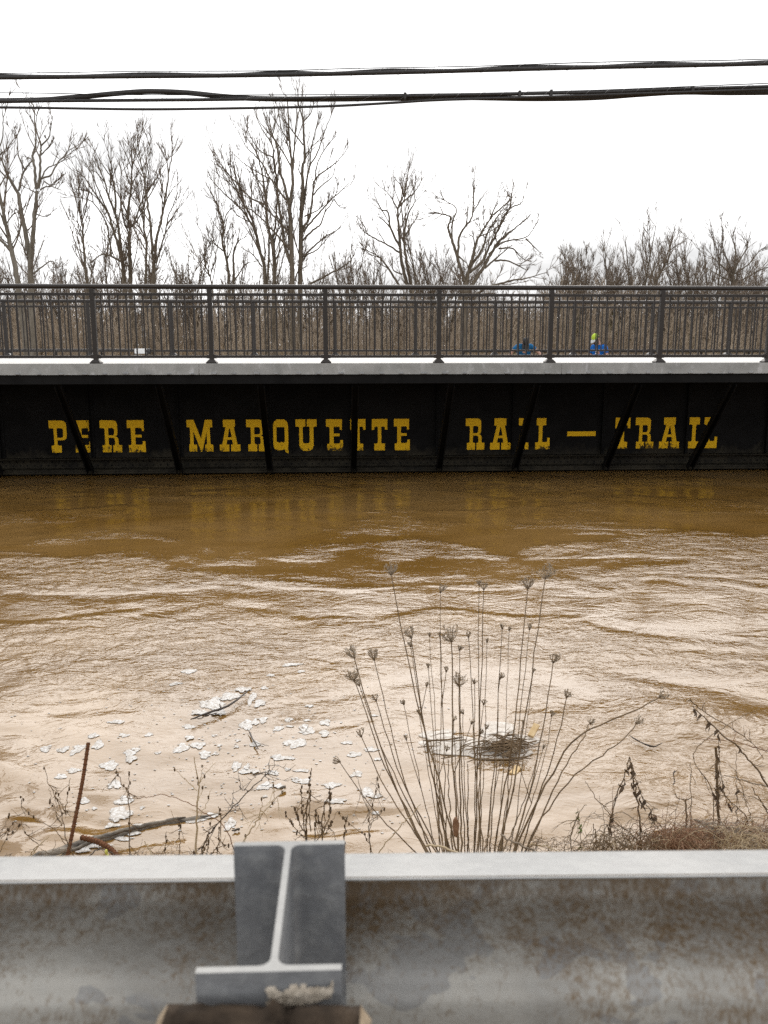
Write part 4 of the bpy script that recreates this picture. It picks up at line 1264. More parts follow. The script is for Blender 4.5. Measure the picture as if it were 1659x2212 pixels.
p = at_y(1131, 742, 27.0)
person('person bending forward in a teal blue T-shirt and dark cap', (p[0], 27.0, 0.72), radians(180), radians(20), radians(58), M['shirt_teal'],
       (M['cap_dark'], M['cap_dark']), False,
       [[(-0.36, 0.22, 1.20), (-0.50, 0.36, 1.04), (-0.53, 0.40, 0.97)], [(0.36, 0.22, 1.18), (0.46, 0.34, 0.98), (0.48, 0.37, 0.91)]])
p = at_y(1300, 742, 26.2)
t, che, sd = person('person standing in a bright blue T-shirt, bearded, with yellow green cap', (p[0], 26.2, 0.70), radians(132), radians(16), radians(28), M['shirt_blue'],
       (M['cap_yellow'], M['cap_grey']), True,
       [[(-0.27, 0.14, 1.10), (-0.20, 0.34, 1.00), (-0.17, 0.41, 0.97)], [(0.27, 0.12, 1.10), (0.20, 0.33, 1.00), (0.17, 0.40, 0.97)]])
bm = bmesh.new()
for k, (u, v, a, b) in enumerate(((0, 0.06, .05, .016), (0, 0.01, .035, .012), (0.0, -0.04, .05, .014), (-0.01, -0.085, .03, .012))):
    ell(bm, che + Vector((u, 0.142, v)), (a, 0.008, b), 10, 6)
link('chest_print', bm_mesh('chest_print', bm, True), M['print'], t)

# ------------------------------------------------------------------ guardrail in front of the camera
GA = radians(0.9)
GY = 0.735
gr = thing('guardrail', 'galvanised road guardrail beam spotted with rust across the foreground', 'guardrail', (0, GY, 1.10), GA)
# W profile seen from behind: (y away from camera, z up), relative to the lip
zt = 1.973 - 1.10
prof = [(0.0, 0.0), (0.004, 0.003), (0.078, -0.022), (0.090, -0.030), (0.097, -0.046), (0.092, -0.068), (0.076, -0.084), (0.022, -0.105), (0.008, -0.120), (0.002, -0.134), (0.002, -0.176), (0.008, -0.190),
        (0.022, -0.205), (0.070, -0.255), (0.082, -0.280), (0.086, -0.300), (0.080, -0.318), (0.004, -0.330), (0.0, -0.326)]
pts = smooth_poly([(y, z + zt) for y, z in prof], 90)
inner = [tuple(q) for q in pts]
nrm = np.gradient(pts, axis=0); nrm = np.stack([-nrm[:, 1], nrm[:, 0]], -1); nrm /= np.linalg.norm(nrm, axis=1, keepdims=True)
outer = [tuple(q) for q in (pts - nrm * 0.0032)[::-1]]
me = extrude_profile('beam', inner + outer, -3.2, 3.2, True, 24)
for pgn in me.polygons: pgn.use_smooth = True
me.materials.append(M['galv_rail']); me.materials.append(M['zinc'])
mm = 2 * 90
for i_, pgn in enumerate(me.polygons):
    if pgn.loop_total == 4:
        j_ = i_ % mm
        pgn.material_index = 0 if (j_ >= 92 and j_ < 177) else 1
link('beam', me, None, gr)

# post block: I-section
block = thing('spacer_block', 'short galvanised I-section spacer block bolted behind the guardrail beam', 'steel block', tuple(at_z(581, 2000, 2.02)[:2]) + (1.65,), radians(-3.0))
pf = at_z(624, 1821, 2.02); pn = at_z(590, 2092, 2.02)
bx_, by_ = block.location.x, block.location.y
block.location = (pf[0] * 0.5 + pn[0] * 0.5, pf[1] * 0.5 + pn[1] * 0.5, 1.66)
dirv = np.array((pf[0] - pn[0], pf[1] - pn[1])); dist = np.linalg.norm(dirv)
block.rotation_euler = (0, 0, -math.atan2(dirv[0], dirv[1]))
hd = dist / 2
H = 2.02 - 1.66
fw, ft, wt, fil = 0.0485, 0.0062, 0.0052, 0.0085
def arc(cx, cy, a0, a1, r, n=5): return [(cx + r * cos(a0 + (a1 - a0) * i / n), cy + r * sin(a0 + (a1 - a0) * i / n)) for i in range(n + 1)]
hw = wt / 2
sec = [(-fw - .006, -hd - ft / 2), (fw, -hd - ft / 2), (fw, -hd + ft / 2)]
sec += arc(hw + fil, -hd + ft / 2 + fil, -pi / 2, -pi, fil)
sec += arc(hw + fil, hd - ft / 2 - fil, pi, pi / 2, fil)
sec += [(fw + .001, hd - ft / 2), (fw + .001, hd + ft / 2), (-fw, hd + ft / 2), (-fw, hd - ft / 2)]
sec += arc(-hw - fil, hd - ft / 2 - fil, pi / 2, 0, fil)
sec += arc(-hw - fil, -hd + ft / 2 + fil, 0, -pi / 2, fil)
sec += [(-fw - .006, -hd + ft / 2)]
bm = bmesh.new()
lo = [bm.verts.new((x, y, 0)) for x, y in sec]; hi = [bm.verts.new((x, y, H - 0.002)) for x, y in sec]
hi2 = [bm.verts.new((x, y, H)) for x, y in sec]
n = len(sec)
top = bm.faces.new(hi2); bot = bm.faces.new(lo[::-1])
for i in range(n):
    bm.faces.new((lo[i], lo[(i + 1) % n], hi[(i + 1) % n], hi[i])).smooth = False
    bm.faces.new((hi[i], hi[(i + 1) % n], hi2[(i + 1) % n], hi2[i]))
top.material_index = 1
me = bm_mesh('i_section', bm)
me.materials.append(M['galv']); me.materials.append(M['galv_cut'])
link('i_section', me, None, block)
# dried mud smeared on the near flange
bm = bmesh.new()
vs = []
nu, nv = 26, 9
for j in range(nv):
    for i in range(nu):
        u = i / (nu - 1); v = j / (nv - 1)
        e = min(u, 1 - u, v, 1 - v)
        x = -0.006 + 0.049 * u; z = H - 0.010 - 0.019 * v + 0.002 * math.sin(u * 17) * v + 0.004 * (u - .5) * 1
        z += 0.0025 * math.sin(u * 9.0) * v
        y = -hd - ft / 2 + 0.0006 - (0.0014 + 0.0022 * random.random() if e > 0.02 else 0.0)
        vs.append(bm.verts.new((x, y, z)))
for j in range(nv - 1):
    for i in range(nu - 1):
        a = j * nu + i
        u_, v_ = i / (nu - 2), j / (nv - 2)
        edge = min(u_ * 1.6, (1 - u_) * 1.6, v_ * .7, (1 - v_) * .7)
        if edge + 0.35 * float(perlin(np.array([u_ * 6.3]), np.array([v_ * 2.3 + 0.5]), 71)[0]) < 0.02: continue
        bm.faces.new((vs[a + 1], vs[a], vs[a + nu], vs[a + nu + 1]))
bmesh.ops.delete(bm, geom=[v for v in bm.verts if not v.link_faces], context='VERTS')
link('mud_smear', bm_mesh('mud_smear', bm, True), M['mortar'], block)
# bolt through block and beam
for sx in (-1,):
    bm = bmesh.new(); bmesh.ops.create_cone(bm, cap_ends=True, segments=6, radius1=0.014, radius2=0.014, depth=0.012,
        matrix=Matrix.Translation((0.027, hd - ft / 2 - 0.007, H - 0.20)) @ Matrix.Rotation(pi / 2, 4, 'X'))
    link('bolt_head', bm_mesh('bolt_head', bm), M['galv'], block)

# wooden post carrying the block
wp = at_z(567, 2168, 2.004)
post = thing('wooden_post', 'dark weathered wooden guardrail post with a split hollowed top', 'post', (wp[0], block.location.y - hd - 0.0062 - 0.010 - 0.078, 0.95), radians(-1.0))
wpost_w, wpost_d = 0.0745, 0.078
hz = 2.004 - 0.95
bm = bmesh.new()
nn = 21
def ptop(u, v):
    e = min(1 - abs(u), 1 - abs(v))
    hollow = -0.016 * sstep(0.06, 0.35, np.array(e)) 
    crack = -0.010 * math.exp(-((u - 0.06 - 0.16 * v) / 0.05) ** 2) + 0.014 * math.exp(-((u - 0.0 - 0.1 * v) / 0.07) ** 2)
    return float(hollow) + crack * (e > 0.08) + random.uniform(-1, 1) * 0.0012 - 0.010 * (max(0, 0.12 - (1 - abs(u))) / 0.12) ** 2
rows = []
for j in range(nn):
    row = []
    for i in range(nn):
        u = -1 + 2 * i / (nn - 1); v = -1 + 2 * j / (nn - 1)
        row.append(bm.verts.new((u * wpost_w, v * wpost_d, hz + ptop(u, v))))
    rows.append(row)
for j in range(nn - 1):
    for i in range(nn - 1):
        f = bm.faces.new((rows[j][i], rows[j][i + 1], rows[j + 1][i + 1], rows[j + 1][i])); f.smooth = True
        if i in (0, nn - 2): f.material_index = 1
loop = rows[0] + [rows[j][-1] for j in range(1, nn)] + rows[-1][-2::-1] + [rows[j][0] for j in range(nn - 2, 0, -1)]
bot = [bm.verts.new((v.co.x, v.co.y, 0.0)) for v in loop]
for i in range(len(loop)):
    j = (i + 1) % len(loop)
    bm.faces.new((loop[j], loop[i], bot[i], bot[j]))
bmesh.ops.recalc_face_normals(bm, faces=bm.faces)
me = bm_mesh('post_timber', bm)
me.materials.append(M['postwood']); me.materials.append(M['postrim'])
link('timber', me, None, post)

# ------------------------------------------------------------------ foam and drift on the water
def ride(bm):
    """floating things follow the water surface"""
    co = np.array([v.co for v in bm.verts])
    h = water_h(co[:, 0], co[:, 1])
    for v, z in zip(bm.verts, h): v.co.z += float(z)


def blob_mesh(blobs, Zw=0.0, tall=1.0):
    """blobs: (cx, cy, rx, ry) in picture units -> flat domes floating on the water"""
    bm = bmesh.new()
    bodyv = []
    for bi, (cx, cy, rx, ry) in enumerate(blobs):
        c = at_z(cx, cy, Zw)
        ex = at_z(cx + rx, cy, Zw)[0] - c[0]
        ey = (at_z(cx, cy - ry, Zw)[1] - at_z(cx, cy + ry, Zw)[1]) / 2
        n = 28
        ph = [random.uniform(0, 6.28) for _ in range(5)]
        am = (0.13, 0.15, 0.10, 0.07, 0.06)
        rr = [1 + sum(a * sin((k + 2) * (i * 2 * pi / n) + q) for k, (a, q) in enumerate(zip(am, ph))) for i in range(n)]
        rings = []
        hh = 0.0035 * tall * random.uniform(0.8, 1.2)
        lift = bi * 0.0017
        for s, z in ((1.0, -0.003), (0.985, 0.6 * hh), (0.90, 0.9 * hh), (0.6, hh), (0.3, hh * 1.02)):
            rings.append([bm.verts.new((c[0] + ex * rr[i] * s * cos(i * 2 * pi / n), c[1] + ey * rr[i] * s * sin(i * 2 * pi / n), z + lift + random.uniform(-1, 1) * 0.0006)) for i in range(n)])
        top = bm.verts.new((c[0], c[1], hh * 1.02 + lift))
        for s_ in (1.0, 0.985, 0.90, 0.6, 0.3): bodyv += [1 - s_] * n
        bodyv.append(1.0)
        for a, b in zip(rings[:-1], rings[1:]):
            for i in range(n):
                j = (i + 1) % n
                bm.faces.new((a[i], a[j], b[j], b[i]))
        for i in range(n): bm.faces.new((rings[-1][i], rings[-1][(i + 1) % n], top))
    ride(bm)
    me = bm_mesh('foam', bm, True)
    me.attributes.new('body', 'FLOAT', 'POINT').data.foreach_set('value', np.array(bodyv, dtype=np.float32))
    return me


def Zs(lst, fx, fy, k): return [(fx + a / k, fy + b / k, c / k, d / k) for a, b, c, d in lst]


fa = lambda l: Zs(l, 0, 1559.4, 3.29)
fb = lambda l: Zs(l, 365, 1459.9, 3.572)
FOAM = [
 (fb([(340, 222, 100, 48), (470, 165, 80, 32), (570, 112, 58, 24), (240, 290, 70, 22), (380, 288, 58, 28)]), 'largest white foam patch, holding the thin floating stick'),
 (fb([(640, 175, 30, 50), (700, 215, 50, 28)]), 'hooked foam patch right of the largest foam patch'),
 (fb([(600, 372, 65, 34), (665, 355, 30, 24)]), 'foam patch trailing the broken twig below the largest patch'),
 (fb([(1070, 430, 62, 28), (1040, 405, 38, 30)]), 'bent foam patch below the tall dry stems, with a notch on its top right'),
 (fb([(975, 525, 88, 42)]), 'big oval foam patch in the middle with brown bubbles on top'),
 (fb([(885, 640, 92, 16), (830, 626, 45, 16)]), 'long narrow foam streak under the big oval patch'),
 (fb([(520, 695, 40, 42), (600, 742, 60, 26), (660, 748, 40, 18), (600, 712, 25, 22)]), 'foam pair like a bean beside a boot, above the post'),
 (fb([(745, 865, 75, 24), (845, 865, 45, 20), (750, 848, 30, 18)]), 'knobbly foam patch with a dark wood chip at its right end'),
 (fb([(1255, 850, 70, 26)]), 'oval foam patch behind the dark seed heads'),
 (fb([(1290, 985, 85, 20)]), 'tilted long foam patch lowest behind the dark seed heads'),
 (fb([(1530, 900, 48, 50), (1590, 932, 62, 18)]), 'foam patch with a long foot beside the crossing carrot stems'),
 (fb([(470, 1140, 45, 50)]), 'upright foam patch at the tip of the drift log'),
 (fb([(1030, 820, 70, 26), (975, 805, 35, 14)]), 'lumpy foam streak behind the tallest dark seed stem'),
 (fa([(885, 560, 62, 34), (850, 655, 78, 58), (800, 735, 55, 18)]), 'tall hourglass foam patch between the rusty rod and the drift log'),
 (fa([(1290, 185, 58, 34), (1410, 160, 52, 30), (1345, 112, 30, 20)]), 'three armed foam patch above the pale weed'),
 (fa([(935, 215, 58, 28), (930, 262, 36, 28)]), 'keyhole shaped foam patch with a brown bubble in the middle'),
 (fa([(775, 305, 70, 34)]), 'foam oval with two brown holes right of the rusty rod'),
 (fa([(815, 450, 46, 36)]), 'slanted foam egg left of the crossing straw stem'),
 (fa([(550, 200, 44, 38)]), 'foam patch touching the left side of the rusty rod top'),
 (fa([(698, 170, 36, 34)]), 'foam patch touching the right side of the rusty rod top'),
 (fa([(325, 190, 40, 28)]), 'leftmost foam patch on the open water'),
 (fa([(870, 838, 85, 14), (950, 800, 55, 16), (700, 895, 95, 18), (590, 925, 55, 14)]), 'foam fringe along the lower side of the drift log'),
 (fa([(1385, 690, 85, 20), (1500, 662, 55, 18)]), 'foam caught on the top end of the drift log'),
 (fa([(1015, 738, 72, 16)]), 'foam sliver behind the middle of the drift log'),
]
for bl, lab in FOAM:
    c = at_z(bl[0][0], bl[0][1])
    t = link('foam_patch', blob_mesh(bl), M['foam'])
    tag(t, lab, 'foam')
small = fa([(450, 200, 48, 20), (665, 110, 45, 18), (525, 348, 55, 18), (435, 397, 48, 20), (1455, 225, 38, 26), (597, 572, 42, 22), (1010, 610, 20, 12), (1340, 30, 45, 16), (830, 8, 70, 12),
            (880, 103, 38, 15), (1060, 92, 30, 14), (1120, 222, 25, 9), (1535, 215, 22, 12), (670, 617, 20, 12)]) + \
        fb([(735, 95, 30, 13), (728, 340, 32, 24), (925, 335, 38, 17), (1065, 345, 25, 11), (1205, 362, 40, 27), (1200, 450, 40, 30), (845, 408, 42, 20), (930, 392, 35, 9), (1375, 520, 45, 15), (1430, 610, 55, 22),
            (1560, 575, 60, 18), (805, 757, 58, 18), (1025, 735, 60, 14), (915, 728, 25, 14), (1450, 760, 48, 24), (1595, 1058, 30, 12), (740, 942, 22, 10), (665, 520, 40, 24), (350, 452, 22, 11),
            (390, 533, 18, 11), (275, 598, 45, 28), (520, 540, 22, 11), (535, 493, 20, 11), (1610, 650, 28, 13), (1585, 310, 25, 8), (1085, 230, 30, 12)]) + \
        [(408, 1452, 16, 5), (378, 1478, 14, 3.5), (630, 1437, 22, 3.5), (650, 1452, 8, 3), (585, 1460, 9, 3)]
for b in small:
    t = link('foam_patch', blob_mesh([b]), M['foam'])
    tag(t, 'small rounded scrap of white foam drifting among the larger foam patches', 'foam', 'small foam scraps')
# tiny bubbles nobody would count
bm = bmesh.new()
for k in range(420):
    cx, cy = random.uniform(20, 930), random.uniform(1480, 1800)
    if random.random() < 0.5: cx, cy = random.gauss(520, 160), random.gauss(1610, 70)
    if cy > 1830 or cy < 1440: continue
    c = at_z(cx, cy); r = random.uniform(0.002, 0.0075)
    ring = [bm.verts.new((c[0] + r * cos(i * pi / 3) * 1.3, c[1] + r * sin(i * pi / 3), 0.003)) for i in range(6)]
    tp = bm.verts.new((c[0], c[1], 0.006))
    for i in range(6): bm.faces.new((ring[i], ring[(i + 1) % 6], tp))
ride(bm)
t = link('foam_bubbles', bm_mesh('foam_bubbles', bm, True), M['foam']); t.data.attributes.new('body', 'FLOAT', 'POINT').data.foreach_set('value', np.ones(len(t.data.vertices), dtype=np.float32)); tag(t, 'tiny foam bubbles scattered over the slack water', 'foam', None, 'stuff')


def stick(name, label, px, wpx, mat, z=0.012, cat='stick', n=14, lump=0.12, sides=7, extra=()):
    def tube(px, wpx, zz):
        p = smooth_poly(px, n)
        P = np.array([at_z(x, y, zz) for x, y in p])
        P += RNG.normal(size=P.shape) * 0.002
        P[:, 2] += water_h(P[:, 0], P[:, 1])
        dist = np.linalg.norm(P - CAMP, axis=1)
        R = np.interp(np.linspace(0, 1, n), np.linspace(0, 1, len(wpx)), wpx) / 2 / F * dist
        R *= 1 + RNG.normal(size=n) * lump
        R[0] *= 0.6; R[-1] *= 0.6
        return P, R
    tb = Tubes(); tb.add(*tube(px, wpx, z))
    for e in extra: tb.add(*tube(e[0], e[1], e[2]))
    o = link(name, tb.mesh(name, sides), mat)
    tag(o, label, cat)
    return o


stick('drift_log', 'weathered grey drift log half sunk at the lower left', [(55, 1868), (150, 1838), (240, 1812), (330, 1785), (470, 1757)], (15, 21, 18, 15, 10), M['driftwood'], 0.0, 'log', 26, 0.08, 10,
      [([(150, 1836), (230, 1808), (320, 1782), (400, 1764)], (7, 9, 5), 0.06)])
stick('floating_stick', 'thin dark stick with a snag lying in the largest foam patch', [(412, 1553), (455, 1538), (500, 1520), (541, 1489)], (3, 5, 5, 2.5), M['wetstick'], 0.035, 'stick', 14, 0.1, 5,
      [([(476, 1528), (475, 1520)], (2.5, 1.5), 0.05), ([(425, 1552), (470, 1540)], (2, 2.5), 0.03)])
stick('broken_twig', 'small broken dark twig below the largest foam patch', [(535, 1572), (545, 1590), (557, 1616)], (2, 3, 2), M['wetstick'], 0.02, 'stick', 8, 0.15, 5, [([(548, 1598), (565, 1605), (580, 1609)], (1.5, 1), 0.02)])
stick('wood_chip', 'dark wood chip at the end of the knobbly foam patch', [(602, 1707), (617, 1702)], (4, 6), M['driftwood'], 0.02, 'stick', 6, 0.2, 6)
stick('wood_chip', 'dark wood chip near the tip of the drift log', [(500, 1793), (518, 1790)], (4, 5), M['driftwood'], 0.012, 'stick', 6, 0.2, 6)
stick('floating_twig', 'thin dark curved twig afloat on the fast water at the right', [(1360, 1593), (1385, 1607), (1412, 1614), (1430, 1610)], (2, 4, 3, 2), M['wetstick'], 0.02, 'stick', 10, 0.2, 5)
# raft of drift behind the umbels
raft = thing('drift_raft', 'raft of tangled dark twigs and dirty foam behind the dry stems', 'debris', tuple(at_z(1060, 1610)))
link('foam', blob_mesh([(1000, 1612, 95, 20), (1085, 1604, 72, 26), (950, 1590, 45, 12), (1060, 1628, 85, 16), (1075, 1575, 40, 12)]), M['dirty_foam'], raft, True)
tb = Tubes()
for k in range(230):
    cx, cy = 1098 + random.gauss(0, 30), 1612 + random.gauss(0, 12)
    if k % 5 == 0: cx = random.uniform(920, 1130)
    a = random.gauss(0.2, 0.6); L = random.uniform(12, 50)
    P = np.array([at_z(cx - L * cos(a) / 2, cy + L * sin(a) / 4, 0.02), at_z(cx, cy + random.uniform(-3, 3), 0.02 + random.random() * 0.022), at_z(cx + L * cos(a) / 2, cy - L * sin(a) / 4, 0.02)])
    P[:, 2] += random.random() * 0.012
    tb.add(P, np.array((0.6, 1, 0.5)) * random.uniform(0.0015, 0.005))
for e in ([(915, 1600), (965, 1598), (1000, 1592)], [(1040, 1640), (1100, 1640), (1150, 1632)]):
    P = np.array([at_z(x, y, 0.04) for x, y in smooth_poly(e, 5)]); tb.add(P, np.array((0.6, 1, 1, 1, .5)) * 0.006)
link('twigs', tb.mesh('raft_twigs', 4), M['stem'], raft, True)['kind'] = 'stuff'
for lab, pts, zz in (('pale split wood offcut standing out of the drift raft', [(1147, 1605), (1152, 1590), (1158, 1572)], 0.03),
                     ('pale split wood offcut half under water below the drift raft', [(1106, 1680), (1112, 1668), (1118, 1655)], -0.004)):
    c = at_z(*pts[1]); e0 = at_z(*pts[0]); e1 = at_z(*pts[2])
    bm = bmesh.new(); box_bm(bm, -0.02, 0.02, -0.05, 0.05, 0, 0.022, bev=0.004)
    for v in bm.verts: v.co.x += 0.006 * sin(v.co.y * 40)
    o = link('wood_offcut', bm_mesh('wood_offcut', bm), M['cutwood']); o.location = (c[0], c[1], zz); o.rotation_euler = (0.5 if zz > 0 else 0.05, 0.2, -0.35)
    tag(o, lab, 'wood')

# rusty rods -------------------------------------------------------
def rebar(label, px, Ys, wpx, zadd=None, n=60):
    p = smooth_poly(px, n); yy = np.interp(np.linspace(0, 1, n), np.linspace(0, 1, len(Ys)), Ys)
    P = np.array([at_y(x, y, Y) for (x, y), Y in zip(p, yy)])
    r = wpx / 2 / F * np.mean(yy)
    t = thing('rusty_rod', label, 'rod', tuple(P[-1]))
    link('bar', Tubes().add(P, np.full(n, r)).mesh('bar', 9), M['rust'], t, True)
    tb = Tubes()
    L = np.linalg.norm(np.diff(P, axis=0), axis=1).sum()
    k = int(L / 0.016)
    u = np.linspace(0.5, n - 1.6, k); i = u.astype(int); f = (u - i)[:, None]
    c = P[i] * (1 - f) + P[i + 1] * f; d = unit(P[i + 1] - P[i])
    Q = np.stack([c - d * 0.003, c, c + d * 0.003], 1)
    tb.add(Q, np.tile(np.array((r * 0.9, r * 1.38, r * 0.9)), (k, 1)))
    bot = link('ribs', tb.mesh('ribs', 9), M['rust'], t, True); bot['kind'] = 'stuff'
    e = Tubes().add(np.stack([P[0] - unit(P[1] - P[0]) * 0.0005, P[0] + unit(P[1] - P[0]) * 0.001]), np.array((0.0005, r * 0.98)))
    link('end_face', e.mesh('end_face', 9), M['rust'], t, True)
    return t


rebar('straight rusty ribbed rod standing at the water edge', [(191, 1604), (176, 1700), (158, 1790), (142, 1870), (134, 1920)], (3.55, 3.45, 3.35, 3.25, 3.2), 8.8)
rebar('bent rusty ribbed rod curling down over the drift log', [(176, 1809), (210, 1818), (235, 1832), (255, 1852), (275, 1880), (290, 1920)], (3.35, 3.3, 3.25, 3.2, 3.15, 3.1), 11)


# ------------------------------------------------------------------ dry plants on the bank
def px_tube(px, Y0, Y1, w0, w1, n=14, wob=0.0):
    p = smooth_poly(px, n)
    yy = np.linspace(Y0, Y1, n)
    P = np.array([at_y(x, y, Y) for (x, y), Y in zip(p, yy)])
    if wob: P += RNG.normal(size=P.shape) * wob * np.linspace(0, 1, n)[:, None]
    R = np.linspace(w0, w1, n) / 2 / F * (Y0 + Y1) / 2
    return P, R


def to_ground(P, R, n=4):
    """carry the lower end (last point) on into the bank"""
    d = unit(P[-1] - P[-2])
    e = P[-1] + np.array((d[0] * 0.25, d[1] * 0.25 - 0.03, -0.5))
    f = (P[-1] + e) / 2 + np.array((0, 0, -0.02))
    return np.vstack([P, f, e]), np.concatenate([R, [R[-1], R[-1]]])


carrot = thing('wild_carrot_plant', 'tall fan of dried wild carrot stems with bird nest seed heads, growing on the bank', 'plant', tuple(at_y(1010, 1900, 2.95)[:2]) + (0.3,))


def umbel(c, d, r, stem, full=1.0):
    """nest of rays curling up and inward from the stem end"""
    d = unit(np.array(d, float)); a = unit(np.cross(d, (0.2, 1, 0.1))); b = np.cross(d, a)
    tb = Tubes(); ts = Tubes()
    k = int(18 * full) + 5
    for i in range(k):
        th = random.uniform(0, 2 * pi); o = cos(th) * a + sin(th) * b
        sp = random.uniform(0.35, 1.0) * r
        h = r * random.uniform(0.75, 1.25)
        m = c + o * sp * 0.62 + d * h * 0.30
        q = c + o * sp * 1.0 + d * h * 0.72
        e = c + o * sp * random.uniform(0.6, 1.3) + d * h * random.uniform(0.95, 1.25) + RNG.normal(size=3) * r * 0.08
        tb.add(np.array([c, m, q, e]), np.array((1.0, .85, .8, .7)) * 0.0017)
        for j in range(3):
            v = unit(RNG.normal(size=3) * 0.7 + d * 0.5 + o * 0.2)
            ts.add(np.array([e, e + v * r * 0.17, e + v * r * 0.30]), np.array((0.0013, 0.0013, 0.0008)))
    for i in range(9):
        th = i * 0.7; o = cos(th) * a + sin(th) * b
        tb.add(np.array([c, c + o * r * 0.25 - d * r * 0.06, c + o * r * 0.4 + d * r * .05]), np.array((0.0014, .001, .0006)))
    h = link('seed_head', tb.mesh('seed_head', 3), M['umbel'], stem, True)
    link('seed_head', ts.mesh('seed_tuft', 3), M['umbel'], stem, True)
    bm = bmesh.new(); ell(bm, Vector(c - d * 0.002), (0.0042, 0.0042, 0.005), 7, 5)
    link('head_node', bm_mesh('head_node', bm, True), M['seed'], stem, True)


HEADS = [  # head x, y, radius px, base x, stem width px
 (845, 1240, 20, 985, 4.6), (1178, 1248, 25, 1090, 4.6), (1140, 1270, 20, 1075, 4.4), (1045, 1272, 12, 1030, 4.0), (1035, 1262, 9, 1045, 3.2), (952, 1278, 14, 935, 2.6),
 (975, 1385, 27, 985, 5.6), (888, 1377, 19, 960, 4.8), (765, 1420, 22, 905, 5.0), (808, 1424, 19, 925, 3.6), (766, 1470, 22, 915, 4.4), (776, 1480, 12, 935, 3.8),
 (992, 1482, 25, 990, 5.0), (1195, 1430, 18, 1120, 4.8), (1224, 1505, 14, 1140, 4.4), (780, 1590, 14, 925, 4.4), (1085, 1356, 8, 1065, 3.2), (1100, 1360, 6, 1085, 2.6),
 (1012, 1375, 10, 1050, 3.4), (812, 1512, 12, 940, 4.0), (950, 1372, 6, 955, 3.2), (993, 1403, 9, 1000, 3.4), (887, 1395, 9, 965, 3.2), (1052, 1385, 5, 1040, 2.8),
 (928, 1372, 5, 945, 2.4), (1025, 1475, 9, 1025, 3.2), (1080, 1465, 11, 1065, 3.6), (1144, 1358, 10, 1100, 3.4), (1152, 1450, 6, 1120, 2.6), (925, 1440, 6, 958, 3.0),
 (733, 1645, 12, 905, 3.6), (1192, 1545, 9, 1130, 3.0), (980, 1555, 9, 990, 2.8), (905, 1540, 7, 950, 2.8), (1000, 1540, 8, 1010, 3.0), (872, 1520, 9, 938, 2.8),
 (1040, 1620, 0, 1035, 4.2), (930, 1600, 0, 950, 5.0), (1105, 1600, 0, 1090, 4.0), (1062, 1700, 0, 1050, 4.8), (1010, 1650, 0, 1005, 4.0), (968, 1640, 0, 975, 4.6), (1160, 1640, 0, 1105, 3.6), (1130, 1560, 5, 1085, 3.4)]
for hx, hy, hr, bx, sw in HEADS:
    Yh = random.uniform(3.25, 3.75); Yb = random.uniform(3.0, 3.3)
    bx = 1018 + (bx - 1018) * 0.80
    c1 = (hx + 0.33 * (bx - hx), hy + 0.42 * (1862 - hy))
    c2 = (hx + 0.66 * (bx - hx), hy + 0.72 * (1862 - hy))
    P, R = px_tube([(hx, hy), c1, c2, (bx, 1862)], Yh, Yb, sw * 0.5, sw * 0.95, 16, 0.0)
    P[1:] += np.cumsum(RNG.normal(size=(15, 3)), axis=0) * 0.0019 + RNG.normal(size=(15, 3)) * 0.0014
    P, R = to_ground(P, R)
    st = link('stem', Tubes().add(P, R).mesh('stem', 5), M['stem'], carrot, True)
    if hr: umbel(P[0], P[0] - P[2] + RNG.normal(size=3) * 0.03, hr * 0.78 / F * Yh, st, 1.0 if hr > 15 else 0.55)
    if hr > 8 and random.random() < 0.6:       # a side shoot
        k = random.randrange(5, 10)
        v = unit(np.array((random.choice((-1, 1)) * random.uniform(0.15, 0.4), random.uniform(-.2, .2), 1.0)))
        L = random.uniform(0.08, 0.22)
        Q = np.array([P[k], P[k] + v * L * .5 + np.array((0, 0, .01)), P[k] + v * L + np.array((0, 0, .03))])
        q = link('stem', Tubes().add(Q, np.array((1.1, .9, .7)) * 0.0016).mesh('stem', 4), M['stem'], carrot, True)
        umbel(Q[-1], v, random.uniform(4, 8) / F * Yh, q, 0.3)
f5 = Frame(1860, 2250, 2.592)
for pts, hr, sw in (([(750, 45), (640, 110), (490, 180), (240, 280), (0, 440), (-160, 700), (-330, 1000), (-500, 1430)], 15, 4.2),
                    ([(550, 270), (430, 420), (250, 540), (0, 740), (-200, 1000), (-330, 1200), (-420, 1430)], 13, 3.4), ([(160, 270), (100, 390), (0, 550), (-180, 900), (-420, 1430)], 9, 3.2)):
    P, R = px_tube([f5(p) for p in pts], 3.5, 3.1, sw * 0.7, sw * 1.2, 22)
    P[1:] += RNG.normal(size=(21, 3)) * 0.0025
    P, R = to_ground(P, R)
    st = link('stem', Tubes().add(P, R).mesh('stem', 5), M['stem'], carrot, True)
    umbel(P[0], P[0] - P[2], hr / F * 3.4, st, 0.7)
# curled dead leaf on the stems
c = at_y(985, 1786, 3.02)
bm = bmesh.new(); ell(bm, Vector(c), (0.010, 0.009, 0.040), 9, 8)
for v in bm.verts: v.co += Vector((random.uniform(-1, 1), random.uniform(-1, 1), random.uniform(-1, 1))) * 0.004
link('curled_leaf', bm_mesh('curled_leaf', bm, True), M['vine'], carrot, True)


